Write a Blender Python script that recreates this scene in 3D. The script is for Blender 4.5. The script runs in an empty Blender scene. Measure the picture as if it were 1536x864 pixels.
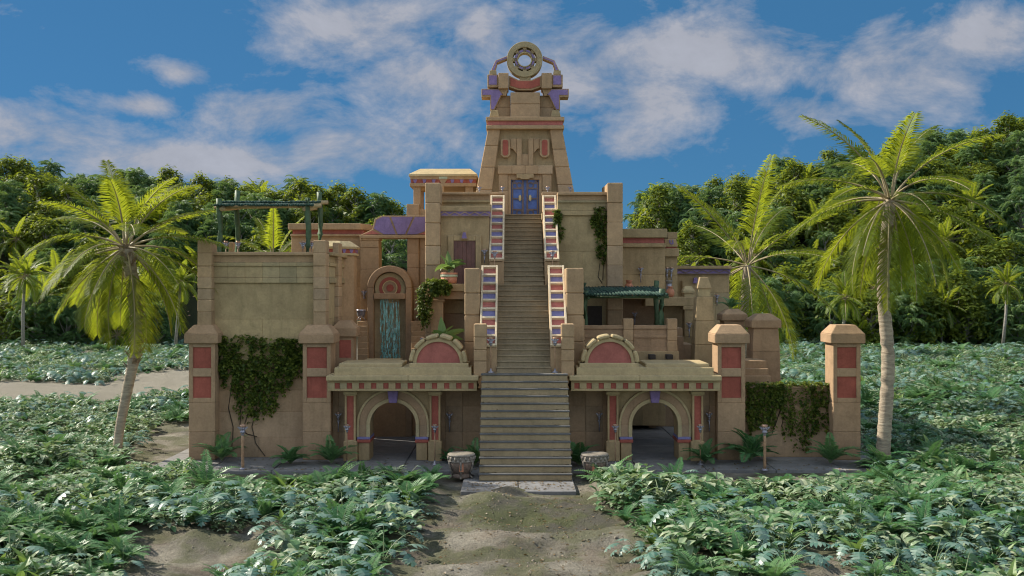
import bpy, bmesh, math, random
import numpy as np
from mathutils import Vector, Matrix, Euler, noise
R = math.radians
PI = math.pi
SC = bpy.context.scene
COL = SC.collection
H, F = 8.6, 1536.0            # eye height in metres, focal length in reference pixels
rnd = random.Random(7)

def X(px, d): return (px - 768.0) * d / F
def Z(py, d): return H - (py - 432.0) * d / F
def ground_d(py): return H * F / (py - 432.0)

# ------------------------------------------------------------------ materials
def new_mat(name):
    m = bpy.data.materials.new(name); m.use_nodes = True
    nt = m.node_tree
    for n in list(nt.nodes): nt.nodes.remove(n)
    out = nt.nodes.new('ShaderNodeOutputMaterial')
    b = nt.nodes.new('ShaderNodeBsdfPrincipled')
    nt.links.new(b.outputs[0], out.inputs[0])
    return m, nt, b, out

def N(nt, t, **kw):
    n = nt.nodes.new(t)
    for k, v in kw.items(): setattr(n, k, v)
    return n

def tex_noise(nt, vec, scale, detail=4, rough=0.6, dist=0.0):
    n = N(nt, 'ShaderNodeTexNoise'); n.inputs['Scale'].default_value = scale
    n.inputs['Detail'].default_value = detail; n.inputs['Roughness'].default_value = rough
    n.inputs['Distortion'].default_value = dist
    nt.links.new(vec, n.inputs['Vector']); return n.outputs['Fac']

def mapr(nt, v, a, b, c, d):
    n = N(nt, 'ShaderNodeMapRange'); n.inputs[1].default_value = a; n.inputs[2].default_value = b
    n.inputs[3].default_value = c; n.inputs[4].default_value = d
    nt.links.new(v, n.inputs[0]); return n.outputs[0]

def mixc(nt, fac, a, b, mode='MIX'):
    n = N(nt, 'ShaderNodeMix', data_type='RGBA', blend_type=mode)
    for s, v in ((0, fac), (6, a), (7, b)):
        if isinstance(v, (int, float)): n.inputs[s].default_value = v
        elif isinstance(v, tuple): n.inputs[s].default_value = (v[0], v[1], v[2], 1)
        else: nt.links.new(v, n.inputs[s])
    return n.outputs[2]

def math_n(nt, op, a, b=None, clamp=False):
    n = N(nt, 'ShaderNodeMath', operation=op); n.use_clamp = clamp
    for i, v in enumerate((a, b)):
        if v is None: continue
        if isinstance(v, (int, float)): n.inputs[i].default_value = v
        else: nt.links.new(v, n.inputs[i])
    return n.outputs[0]

def stone(name, col, var=0.2, stain=0.35, rough=0.85, bump=0.25, hue=None, lump=0.0):
    m, nt, b, out = new_mat(name)
    geo = N(nt, 'ShaderNodeNewGeometry')
    pos = geo.outputs['Position']; isl = geo.outputs['Random Per Island']
    big = tex_noise(nt, pos, 0.7, 5, 0.6)
    fine = tex_noise(nt, pos, 9.0, 6, 0.7)
    hue = hue or (col[0] * 1.08, col[1] * 0.93, col[2] * 0.82)
    c = mixc(nt, mapr(nt, isl, 0, 1, 0.0, 0.6), col, hue)
    v1 = mapr(nt, big, 0.25, 0.75, 1 - var, 1 + var)
    mid = tex_noise(nt, pos, 2.6, 7, 0.72, 0.4)
    v2 = math_n(nt, 'MULTIPLY', mapr(nt, fine, 0.2, 0.8, 0.84, 1.16), mapr(nt, mid, 0.25, 0.75, 0.84, 1.14))
    hs = math_n(nt, 'FRACT', math_n(nt, 'MULTIPLY', isl, 7.31))
    v3 = mapr(nt, hs, 0, 1, 0.9, 1.1)
    v = math_n(nt, 'MULTIPLY', math_n(nt, 'MULTIPLY', v1, v2), v3)
    cmb = N(nt, 'ShaderNodeCombineColor')
    for i in range(3): nt.links.new(v, cmb.inputs[i])
    c = mixc(nt, 1.0, c, cmb.outputs[0], 'MULTIPLY')
    # rain streaks and grime with a shape of their own
    mp = N(nt, 'ShaderNodeMapping'); mp.inputs['Scale'].default_value = (2.2, 2.2, 0.28)
    nt.links.new(pos, mp.inputs['Vector'])
    st = tex_noise(nt, mp.outputs[0], 1.3, 6, 0.65)
    sf = mapr(nt, st, 0.52, 0.78, 0.0, stain)
    c = mixc(nt, sf, c, (col[0] * 0.45, col[1] * 0.47, col[2] * 0.42))
    sp_ = tex_noise(nt, pos, 1.1, 8, .7, .6)                       # lichen and dirt patches
    c = mixc(nt, mapr(nt, sp_, 0.58, 0.72, 0.0, stain * 1.1), c, (col[0] * .55, col[1] * .56, col[2] * .5))
    nt.links.new(c, b.inputs['Base Color'])
    b.inputs['Roughness'].default_value = rough
    b.inputs['Specular IOR Level'].default_value = 0.25
    bp = N(nt, 'ShaderNodeBump'); bp.inputs['Strength'].default_value = bump; bp.inputs['Distance'].default_value = 0.04
    h = math_n(nt, 'ADD', math_n(nt, 'MULTIPLY', fine, .8), math_n(nt, 'MULTIPLY', mid, 1.2))
    if lump: h = math_n(nt, 'ADD', h, math_n(nt, 'MULTIPLY', tex_noise(nt, pos, 3.2, 3, 0.5, 0.6), lump))
    nt.links.new(h, bp.inputs['Height']); nt.links.new(bp.outputs[0], b.inputs['Normal'])
    return m

def simple(name, col, rough=0.6, metal=0.0, var=0.15, scale=6.0, bump=0.0):
    m, nt, b, out = new_mat(name)
    geo = N(nt, 'ShaderNodeNewGeometry')
    n = tex_noise(nt, geo.outputs['Position'], scale, 5, 0.65)
    c = mixc(nt, mapr(nt, n, 0.3, 0.7, 0, 1), tuple(x * (1 - var) for x in col), tuple(min(1, x * (1 + var)) for x in col))
    nt.links.new(c, b.inputs['Base Color'])
    b.inputs['Roughness'].default_value = rough; b.inputs['Metallic'].default_value = metal
    if bump:
        bp = N(nt, 'ShaderNodeBump'); bp.inputs['Strength'].default_value = bump; bp.inputs['Distance'].default_value = 0.02
        nt.links.new(n, bp.inputs['Height']); nt.links.new(bp.outputs[0], b.inputs['Normal'])
    return m

def leafmat(name, c1, c2, trans=0.35, tcol=None, rough=0.5, spec=0.4, objvar=0.5):
    """foliage: two tones per leaf, thin leaves let some light through"""
    m, nt, b, out = new_mat(name)
    geo = N(nt, 'ShaderNodeNewGeometry'); oi = N(nt, 'ShaderNodeObjectInfo')
    f = math_n(nt, 'ADD', math_n(nt, 'MULTIPLY', geo.outputs['Random Per Island'], 1 - objvar), math_n(nt, 'MULTIPLY', oi.outputs['Random'], objvar))
    c = mixc(nt, math_n(nt, 'POWER', f, 1.45), c1, c2)
    nt.links.new(c, b.inputs['Base Color'])
    b.inputs['Roughness'].default_value = rough; b.inputs['Specular IOR Level'].default_value = spec
    t = N(nt, 'ShaderNodeBsdfTranslucent')
    tc = tcol or (c2[0] * 1.6, c2[1] * 1.7, c2[2] * 0.7)
    nt.links.new(mixc(nt, 0.5, c, tc), t.inputs['Color'])
    mx = N(nt, 'ShaderNodeMixShader'); mx.inputs[0].default_value = trans
    nt.links.new(b.outputs[0], mx.inputs[1]); nt.links.new(t.outputs[0], mx.inputs[2])
    nt.links.new(mx.outputs[0], out.inputs[0])
    return m

M = {}
M['tan'] = stone('tan_sandstone', (0.375, 0.29, 0.165), 0.18, 0.5, lump=0.0)
M['plaster'] = stone('rough_render', (0.38, 0.308, 0.172), 0.2, 0.55, bump=0.5, lump=1.2)
M['block'] = stone('block_sandstone', (0.385, 0.275, 0.17), 0.16, 0.35, hue=(0.40, 0.255, 0.13))
M['brown'] = stone('brown_sandstone', (0.36, 0.25, 0.155), 0.16, 0.4, hue=(0.36, 0.225, 0.125))
M['trim'] = stone('pale_sandstone', (0.43, 0.36, 0.21), 0.14, 0.3)
M['olive'] = stone('olive_sandstone', (0.355, 0.29, 0.165), 0.15, 0.35)
M['cream'] = stone('cream_paint', (0.62, 0.51, 0.35), 0.12, 0.3, bump=0.15, hue=(0.62, 0.49, 0.33))
M['red'] = stone('red_paint', (0.36, 0.105, 0.075), 0.25, 0.55, bump=0.2, hue=(0.35, 0.095, 0.065))
M['pink'] = stone('faded_red_paint', (0.43, 0.155, 0.125), 0.25, 0.5, bump=0.2, hue=(0.45, 0.14, 0.11))
M['purple'] = stone('violet_paint', (0.24, 0.185, 0.35), 0.2, 0.5, bump=0.15, hue=(0.26, 0.17, 0.36))
M['blue'] = stone('blue_paint', (0.205, 0.2, 0.38), 0.2, 0.45, bump=0.2, hue=(0.215, 0.19, 0.35))
M['doorblue'] = simple('blue_door_paint', (0.085, 0.145, 0.38), 0.5, 0, 0.25, 3)
M['bronze'] = simple('dull_bronze', (0.17, 0.115, 0.095), 0.5, 0.2, 0.3, 4)
M['gold'] = simple('aged_gold', (0.55, 0.42, 0.2), 0.45, 0.5, 0.2, 5)
M['wood'] = simple('dark_red_wood', (0.14, 0.06, 0.045), 0.6, 0, 0.35, 3, 0.2)
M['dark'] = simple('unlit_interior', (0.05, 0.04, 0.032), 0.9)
M['iron'] = simple('grey_iron', (0.3, 0.29, 0.33), 0.38, 0.6, 0.4, 14)
M['copper'] = simple('worn_copper', (0.45, 0.28, 0.19), 0.5, 0.5, 0.3, 14)
M['pole'] = simple('bamboo_pole', (0.33, 0.2, 0.11), 0.6, 0, 0.3, 7)
M['bamboo'] = simple('green_bamboo', (0.055, 0.10, 0.042), 0.6, 0, 0.35, 5)
M['bambooend'] = simple('cut_bamboo', (0.4, 0.3, 0.15), 0.7, 0, 0.2, 9)
M['roofbamboo'] = simple('dark_green_bamboo', (0.024, 0.06, 0.042), 0.9, 0, 0.5, 8)
M['tread'] = stone('grey_stone_tread', (0.125, 0.13, 0.13), 0.2, 0.3)
M['riser'] = stone('stair_sandstone', (0.345, 0.28, 0.17), 0.16, 0.35)
M['step'] = stone('worn_step_stone', (0.29, 0.245, 0.16), 0.2, 0.5)
M['terra'] = simple('terracotta', (0.48, 0.2, 0.11), 0.75, 0, 0.2, 8, 0.15)
M['glaze'] = simple('pale_green_glaze', (0.4, 0.45, 0.3), 0.5, 0, 0.15, 8)
M['drumwood'] = simple('weathered_drum_wood', (0.17, 0.12, 0.09), 0.75, 0, 0.4, 9, 0.3)
M['drumband'] = simple('carved_grey_band', (0.22, 0.19, 0.155), 0.8, 0, 0.5, 16, 0.5)
M['hide'] = simple('stretched_hide', (0.2, 0.17, 0.13), 0.8, 0, 0.35, 5)
def bark_mat():
    m, nt, b, out = new_mat('palm_bark'); geo = N(nt, 'ShaderNodeNewGeometry'); pos = geo.outputs['Position']
    mp = N(nt, 'ShaderNodeMapping'); mp.inputs['Scale'].default_value = (1.2, 1.2, 7.0); nt.links.new(pos, mp.inputs['Vector'])
    n = tex_noise(nt, mp.outputs[0], 1.6, 6, .7, .3); n2 = tex_noise(nt, pos, 5, 6, .7)
    c = mixc(nt, mapr(nt, n, .35, .65, 0, 1), (.19, .145, .10), (.43, .35, .25)); c = mixc(nt, mapr(nt, n2, .5, .7, 0, .5), c, (.26, .25, .20))
    nt.links.new(c, b.inputs['Base Color']); b.inputs['Roughness'].default_value = .9
    bp = N(nt, 'ShaderNodeBump'); bp.inputs['Strength'].default_value = .8; bp.inputs['Distance'].default_value = .05; nt.links.new(n, bp.inputs['Height']); nt.links.new(bp.outputs[0], b.inputs['Normal'])
    return m
M['bark'] = bark_mat()
M['court'] = stone('warm_plaster', (0.46, 0.30, 0.17), .15, .3)
M['fibre'] = simple('palm_fibre', (0.2, 0.14, 0.09), 0.9, 0, 0.4, 12, 0.6)
M['stalk'] = simple('palm_stalk', (0.3, 0.24, 0.13), 0.6, 0, 0.2, 5)
M['treebark'] = simple('pale_tree_bark', (0.25, 0.23, 0.2), 0.9, 0, 0.3, 3, 0.4)
M['vinestem'] = simple('vine_stem', (0.07, 0.055, 0.035), 0.9)
M['frond'] = leafmat('coconut_frond', (0.055, 0.095, 0.01), (0.13, 0.18, 0.016), 0.55, (0.60, 0.64, 0.03), 0.55, 0.2, 0.2)
M['frond2'] = leafmat('jungle_frond', (0.06, 0.11, 0.018), (0.20, 0.26, 0.03), 0.48, (0.55, 0.6, 0.03), 0.5, 0.25, 0.4)
M['leafa'] = leafmat('jungle_leaf', (0.02, 0.05, 0.01), (0.21, 0.26, 0.03), 0.45, (0.5, 0.56, 0.03), 0.5, 0.25, 0.3)
M['leafb'] = leafmat('weeping_leaf', (0.028, 0.085, 0.035), (0.15, 0.24, 0.075), 0.4, (0.32, 0.44, 0.06), 0.5, 0.25, 0.4)
M['fern'] = leafmat('fern_leaf', (0.045, 0.15, 0.05), (0.15, 0.28, 0.10), 0.3, (0.18, 0.32, 0.08), 0.45, 0.4, 0.6)
M['philo'] = leafmat('split_leaf', (0.065, 0.155, 0.115), (0.27, 0.355, 0.285), 0.22, (0.14, 0.3, 0.10), 0.42, 0.45, 0.2)
M['philostem'] = leafmat('green_stem', (0.14, 0.19, 0.09), (0.19, 0.25, 0.12), 0.1)
M['broad'] = leafmat('broad_leaf', (0.10, 0.19, 0.045), (0.22, 0.31, 0.10), 0.35, (0.28, 0.4, 0.07), 0.45, 0.4, 0.4)
M['shrub'] = leafmat('variegated_leaf', (0.065, 0.17, 0.06), (0.48, 0.51, 0.35), 0.28, (0.28, 0.38, 0.09), 0.42, 0.4, 0.12)
M['ivy'] = leafmat('ivy_leaf', (0.035, 0.07, 0.012), (0.19, 0.23, 0.035), 0.4, (0.25, 0.3, 0.03), 0.5, 0.3, 0.0)

def water_mat():
    m, nt, b, out = new_mat('falling_water')
    geo = N(nt, 'ShaderNodeNewGeometry')
    mp = N(nt, 'ShaderNodeMapping'); mp.inputs['Scale'].default_value = (2.0, 2.0, 0.16)
    nt.links.new(geo.outputs['Position'], mp.inputs['Vector'])
    n = tex_noise(nt, mp.outputs[0], 5.5, 5, 0.7)
    c = mixc(nt, mapr(nt, n, 0.4, 0.65, 0, 1), (0.12, 0.46, 0.43), (0.34, 0.68, 0.64))
    nt.links.new(c, b.inputs['Base Color']); b.inputs['Roughness'].default_value = 0.15
    nt.links.new(mapr(nt, n, 0.49, 0.57, 0.0, 0.9), b.inputs['Alpha'])
    return m
M['water'] = water_mat()

# ------------------------------------------------------------------ mesh building
class MB:
    def __init__(s): s.v = []; s.f = []; s.m = []; s.sm = []
    def add(s, vs, fs, mi=0, smooth=False):
        o = len(s.v); s.v += [tuple(v) for v in vs]
        for f in fs: s.f.append(tuple(i + o for i in f)); s.m.append(mi); s.sm.append(smooth)
        return s
    def hexa(s, p, mi=0):   # 4 bottom points then 4 top points, same winding (ccw from above)
        return s.add(p, [(3, 2, 1, 0), (4, 5, 6, 7), (0, 1, 5, 4), (1, 2, 6, 5), (2, 3, 7, 6), (3, 0, 4, 7)], mi)
    def box(s, x0, x1, y0, y1, z0, z1, mi=0):
        x0, x1 = min(x0, x1), max(x0, x1); z0, z1 = min(z0, z1), max(z0, z1)
        return s.hexa([(x0, y0, z0), (x1, y0, z0), (x1, y1, z0), (x0, y1, z0), (x0, y0, z1), (x1, y0, z1), (x1, y1, z1), (x0, y1, z1)], mi)
    def pb(s, p0, p1, q0, q1, d, dep, mi=0):   # front face measured on the photograph at its own distance d
        return s.box(X(p0, d), X(p1, d), d, d + dep, Z(q1, d), Z(q0, d), mi)
    def prism(s, pts, y0, y1, mi=0):           # polygon in (x,z) extruded along y
        a = sum(pts[i][0] * pts[(i + 1) % len(pts)][1] - pts[(i + 1) % len(pts)][0] * pts[i][1] for i in range(len(pts)))
        if a < 0: pts = pts[::-1]
        n = len(pts)
        vs = [(x, y0, z) for x, z in pts] + [(x, y1, z) for x, z in pts]
        fs = [tuple(range(n)), tuple(range(2 * n - 1, n - 1, -1))] + [((i + 1) % n, i, n + i, n + (i + 1) % n) for i in range(n)]
        return s.add(vs, fs, mi)
    def pprism(s, pts, d, dep, mi=0): return s.prism([(X(a, d), Z(b, d)) for a, b in pts], d, d + dep, mi)
    def prismx(s, pts, x0, x1, mi=0):          # polygon in (y,z) extruded along x
        a = sum(pts[i][0] * pts[(i + 1) % len(pts)][1] - pts[(i + 1) % len(pts)][0] * pts[i][1] for i in range(len(pts)))
        if a < 0: pts = pts[::-1]
        n = len(pts)
        vs = [(x1, y, z) for y, z in pts] + [(x0, y, z) for y, z in pts]
        fs = [tuple(range(n)), tuple(range(2 * n - 1, n - 1, -1))] + [((i + 1) % n, i, n + i, n + (i + 1) % n) for i in range(n)]
        return s.add(vs, fs, mi)
    def frustum(s, a, b, z0, z1, mi=0):        # a,b = (x0,x1,y0,y1) at z0 and z1
        p = []
        for (x0, x1, y0, y1), z in ((a, z0), (b, z1)): p += [(x0, y0, z), (x1, y0, z), (x1, y1, z), (x0, y1, z)]
        return s.hexa(p, mi)
    def strip(s, quads, mi=0): return s
    def ringseg(s, cx, cz, r0, r1, a0, a1, y0, y1, n=16, mi=0, squash=1.0):  # part of a ring in the xz plane, angles in degrees
        vs = []; fs = []
        full = abs(a1 - a0) >= 359.9
        for i in range(n + (0 if full else 1)):
            a = R(a0 + (a1 - a0) * i / n); c, q = math.cos(a), math.sin(a) * squash
            vs += [(cx + r0 * c, y0, cz + r0 * q), (cx + r1 * c, y0, cz + r1 * q), (cx + r1 * c, y1, cz + r1 * q), (cx + r0 * c, y1, cz + r0 * q)]
        k = len(vs) // 4
        for i in range(n):
            a = 4 * i; b = 4 * ((i + 1) % k)
            for j in range(4): fs.append((a + j, a + (j + 1) % 4, b + (j + 1) % 4, b + j)[::-1])
        if not full: fs += [(0, 1, 2, 3), (4 * n + 3, 4 * n + 2, 4 * n + 1, 4 * n)]
        return s.add(vs, fs, mi)
    def disc(s, cx, cz, r, a0, a1, y0, y1, n=24, mi=0):
        pts = [(cx + r * math.cos(R(a0 + (a1 - a0) * i / n)), cz + r * math.sin(R(a0 + (a1 - a0) * i / n))) for i in range(n + (0 if abs(a1 - a0) > 359 else 1))]
        return s.prism(pts, y0, y1, mi)
    def tube(s, path, rad, n=8, mi=0, caps=True):
        vs = []; fs = []; P = [Vector(p) for p in path]
        if not hasattr(rad, '__len__'): rad = [rad] * len(P)
        for i, p in enumerate(P):
            t = (P[min(i + 1, len(P) - 1)] - P[max(i - 1, 0)]).normalized()
            u = t.cross(Vector((0, 0, 1)));
            if u.length < 0.05: u = t.cross(Vector((0, 1, 0)))
            u.normalize(); w = t.cross(u)
            for k in range(n):
                a = 2 * PI * k / n; vs.append(p + (u * math.cos(a) + w * math.sin(a)) * rad[i])
        for i in range(len(P) - 1):
            for k in range(n): fs.append((i * n + k, i * n + (k + 1) % n, (i + 1) * n + (k + 1) % n, (i + 1) * n + k)[::-1])
        if caps: fs += [tuple(range(n)), tuple(range(len(vs) - 1, len(vs) - n - 1, -1))]
        return s.add(vs, fs, mi, True)
    def lathe(s, prof, cx, cy, n=20, mi=0, squash=1.0):   # prof = [(r,z)], bottom to top
        vs = []; fs = []
        for r, z in prof:
            for k in range(n):
                a = 2 * PI * k / n; vs.append((cx + r * math.cos(a), cy + r * math.sin(a) * squash, z))
        for i in range(len(prof) - 1):
            for k in range(n): fs.append((i * n + k, i * n + (k + 1) % n, (i + 1) * n + (k + 1) % n, (i + 1) * n + k))
        fs += [tuple(range(n - 1, -1, -1)), tuple(range(len(vs) - n, len(vs)))]
        return s.add(vs, fs, mi, True)

def mesh_of(name, mb, mats, off=(0, 0, 0)):
    me = bpy.data.meshes.new(name)
    if any(off): vs = [(x - off[0], y - off[1], z - off[2]) for x, y, z in mb.v]
    else: vs = mb.v
    me.from_pydata(vs, [], mb.f)
    for k in mats: me.materials.append(M[k])
    if len(mats) > 1: me.polygons.foreach_set('material_index', mb.m)
    if any(mb.sm): me.polygons.foreach_set('use_smooth', mb.sm)
    me.update()
    return me

def thing(name, label, cat, loc=(0, 0, 0), group=None):
    o = bpy.data.objects.new(name, None); COL.objects.link(o)
    o.empty_display_size = 0.2
    o.location = loc; o['label'] = label; o['category'] = cat
    if group: o['group'] = group
    return o

def part(root, name, mb, mats, bevel=0.025, label=None):
    """one mesh child of a thing or of a part (vertices given in world coordinates)"""
    base = root
    while base.parent is not None: base = base.parent
    if isinstance(mats, str): mats = (mats,)
    o = bpy.data.objects.new(name, mesh_of(name, mb, mats, base.location)); COL.objects.link(o)
    o.parent = root
    if bevel:
        md = o.modifiers.new('edge', 'BEVEL'); md.width = bevel; md.segments = 1; md.limit_method = 'ANGLE'; md.angle_limit = R(40)
    if label: o['label'] = label
    return o

def solo(name, mb, mats, label, cat, group=None, bevel=0.0, loc=(0, 0, 0)):
    if isinstance(mats, str): mats = (mats,)
    o = bpy.data.objects.new(name, mesh_of(name, mb, mats, loc)); COL.objects.link(o); o.location = loc
    if label: o['label'] = label; o['category'] = cat
    if group: o['group'] = group
    if bevel:
        md = o.modifiers.new('edge', 'BEVEL'); md.width = bevel; md.segments = 1; md.limit_method = 'ANGLE'; md.angle_limit = R(40)
    return o

def copy_tree(o, parent=None):
    c = o.copy(); COL.objects.link(c); c.parent = parent
    for ch in list(o.children): copy_tree(ch, c)
    return c

def stack(mb, p0, p1, qs, d, dep, mi=0, jit=0.0):
    """courses of blocks: one box between each pair of heights in qs (photo rows, top to bottom)"""
    for a, b in zip(qs, qs[1:]):
        j = rnd.uniform(-jit, jit)
        mb.pb(p0, p1, a, b, d + j, dep, mi)
    return mb

def wall(mb, p0, p1, qs, d, dep, ncol=1, mi=0):
    for k, (a, b) in enumerate(zip(qs, qs[1:])):
        cuts = [p0] + [p0 + (p1 - p0) * (i + (0.5 if k % 2 else 0)) / ncol for i in range(1 if not k % 2 else 0, ncol)] + [p1]
        cuts = [c for i, c in enumerate(cuts) if i == 0 or c - cuts[i - 1] > 1]
        for c0, c1 in zip(cuts, cuts[1:]): mb.pb(c0, c1, a, b, d, dep, mi)
    return mb
def gy(d): return 432 + H * F / d      # photo row of the ground at distance d
# ================================================================== TEMPLE
AX = 786.0                                  # the building's axis of symmetry on the photograph
def mir(s): return (lambda p: p) if s > 0 else (lambda p: 2 * AX - p)
def pbm(mb, m, p0, p1, q0, q1, d, dep, mi=0):
    a, b = m(p0), m(p1); return mb.pb(min(a, b), max(a, b), q0, q1, d, dep, mi)
Z1, Z2, Z3 = 4.45, 8.78, 13.03             # floor heights of the three terraces

# ---------------- stairs
def staircase(label, x0, x1, d0, z0, n, rise, run, mats, nose=True):
    t = thing('stone_staircase', label, 'staircase', ((x0 + x1) / 2, d0, z0))
    for i in range(n):
        zt = z0 + (i + 1) * rise; y = d0 + i * run
        mb = MB().box(x0, x1, y, y + run - 0.003 if i < n - 1 else y + run + 0.25, z0 - 0.02 if i else 0.0, zt - 0.07)
        p = part(t, 'step', mb, mats[0], 0.015)
        tr = MB().box(x0 - 0.03, x1 + 0.03, y - 0.05, y + run - 0.055 if i < n - 1 else y + run + 0.26, zt - 0.068, zt)
        part(p, 'tread', tr, mats[1], 0.012)
    return t
staircase('wide lower flight of stone steps with grey treads between the two arched gates', -1.46, 2.67, 45.7, 0.0, 14, Z1 / 14, 0.285, ('riser', 'tread'))
staircase('middle flight of worn stone steps between the two lower striped railings', -0.76, 1.915, 50.35, Z1, 16, (Z2 - Z1) / 16, 0.30, ('step', 'step'))
staircase('narrow upper flight of stone steps climbing to the blue double door', -0.468, 1.757, 56.2, Z2, 16, (Z3 - Z2) / 16, 0.35, ('step', 'step'))
t = thing('stair_landing', 'stone landing slab at the head of the middle flight of steps', 'landing', (0.6, 55.5, Z2 - 0.5))
part(t, 'slab', MB().box(-0.8, 1.95, 55.3, 56.5, 4.0, Z2 - 0.005), 'step')
t = thing('lower_landing', 'stone landing at the head of the wide lower steps', 'landing', (0.6, 50, Z1 - 0.5))
part(t, 'slab', MB().box(-1.46, 2.66, 49.92, 51.2, 0.0, Z1 - 0.006), 'step')

def railing(label, x0, x1, A, B, base_z, ground_z):
    """sloping stair wall with nine sunk panels, red and blue by turns; A low end, B high end, as (y,z)"""
    t = thing('stair_railing', label, 'railing', ((x0 + x1) / 2, A[0], base_z))
    u = Vector((0, B[0] - A[0], B[1] - A[1])); L = u.length; u.normalize(); nrm = Vector((0, -u.z, u.y))
    def slope(mb, xa, xb, s0, s1, n0, n1, mi=0):
        P = lambda s, n: Vector((0, A[0], A[1])) + u * s + nrm * n
        c = [P(s0, n0), P(s1, n0), P(s1, n1), P(s0, n1)]
        return mb.prismx([(p.y, p.z) for p in c], xa, xb, mi)
    body = MB().prismx([(A[0] + 0.02, base_z), (A[0] + 0.02, A[1] - 0.1), (B[0], B[1] - 0.1), (B[0] + 0.5, B[1] - 0.1), (B[0] + 0.5, base_z)], x0 + 0.01, x1 - 0.01)
    part(t, 'stair_wall', body, 'block')
    fr = MB(); w = 0.105; n = 9
    slope(fr, x0, x0 + w, -0.05, L + 0.08, 0.005, 0.17); slope(fr, x1 - w, x1, -0.05, L + 0.08, 0.005, 0.17)
    for i in range(n + 1):
        s = L * i / n; slope(fr, x0 + w, x1 - w, s - 0.06, s + 0.07, 0.005, 0.165)
    f = part(t, 'frame', fr, 'cream', 0.012)
    for i in range(n):
        k = n - 1 - i
        mb = MB(); slope(mb, x0 + w, x1 - w, L * i / n + 0.07, L * (i + 1) / n - 0.06, -0.06, 0.02)
        part(f, 'panel', mb, 'pink' if k % 2 == 0 else 'blue', 0, 'faded red sunk panel' if k % 2 == 0 else 'violet blue sunk panel')
    return t
railing('cream striped railing on the left of the middle flight of steps', X(722.5, 54.2), X(747, 54.2), (50.4, 5.72), (54.2, 9.64), Z1, 0)
railing('cream striped railing on the right of the middle flight of steps', X(821.6, 54.2), X(846, 54.2), (50.4, 5.72), (54.2, 9.64), Z1, 0)
railing('cream striped railing on the left of the narrow upper steps', X(736, 60.3), X(757, 60.3), (56.1, 10.1), (60.3, 13.9), Z2 - 4, 0)
railing('cream striped railing on the right of the narrow upper steps', X(813.5, 60.3), X(834, 60.3), (56.1, 10.1), (60.3, 13.9), Z2 - 4, 0)

for s, side in ((1, 'left'), (-1, 'right')):
    m = mir(s)
    t = thing('stair_pier', 'low square stone pier %s of the foot of the middle steps' % side, 'pier', (X(m(720), 50.2), 50.2, 4.3))
    for a, b in ((485.8, 506), (506, 525), (525, 542), (542, 566)):
        part(t, 'block', pbm(MB(), m, 710.5, 730, a, b - .15, 50.15, 0.7), 'block', 0.04)
    t = thing('flanking_wall', 'tall block wall flanking the %s railing of the middle steps' % side, 'wall', (X(m(710), 52.5), 52.5, 4.0))
    for a, b in ((402, 440), (440, 473), (473, 513), (513, 565)):
        part(t, 'block', pbm(MB(), m, 696.5, 719.9 if s > 0 else 722.6, a, b - .15, 52.0, 3.0), 'block', 0.05)

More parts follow.
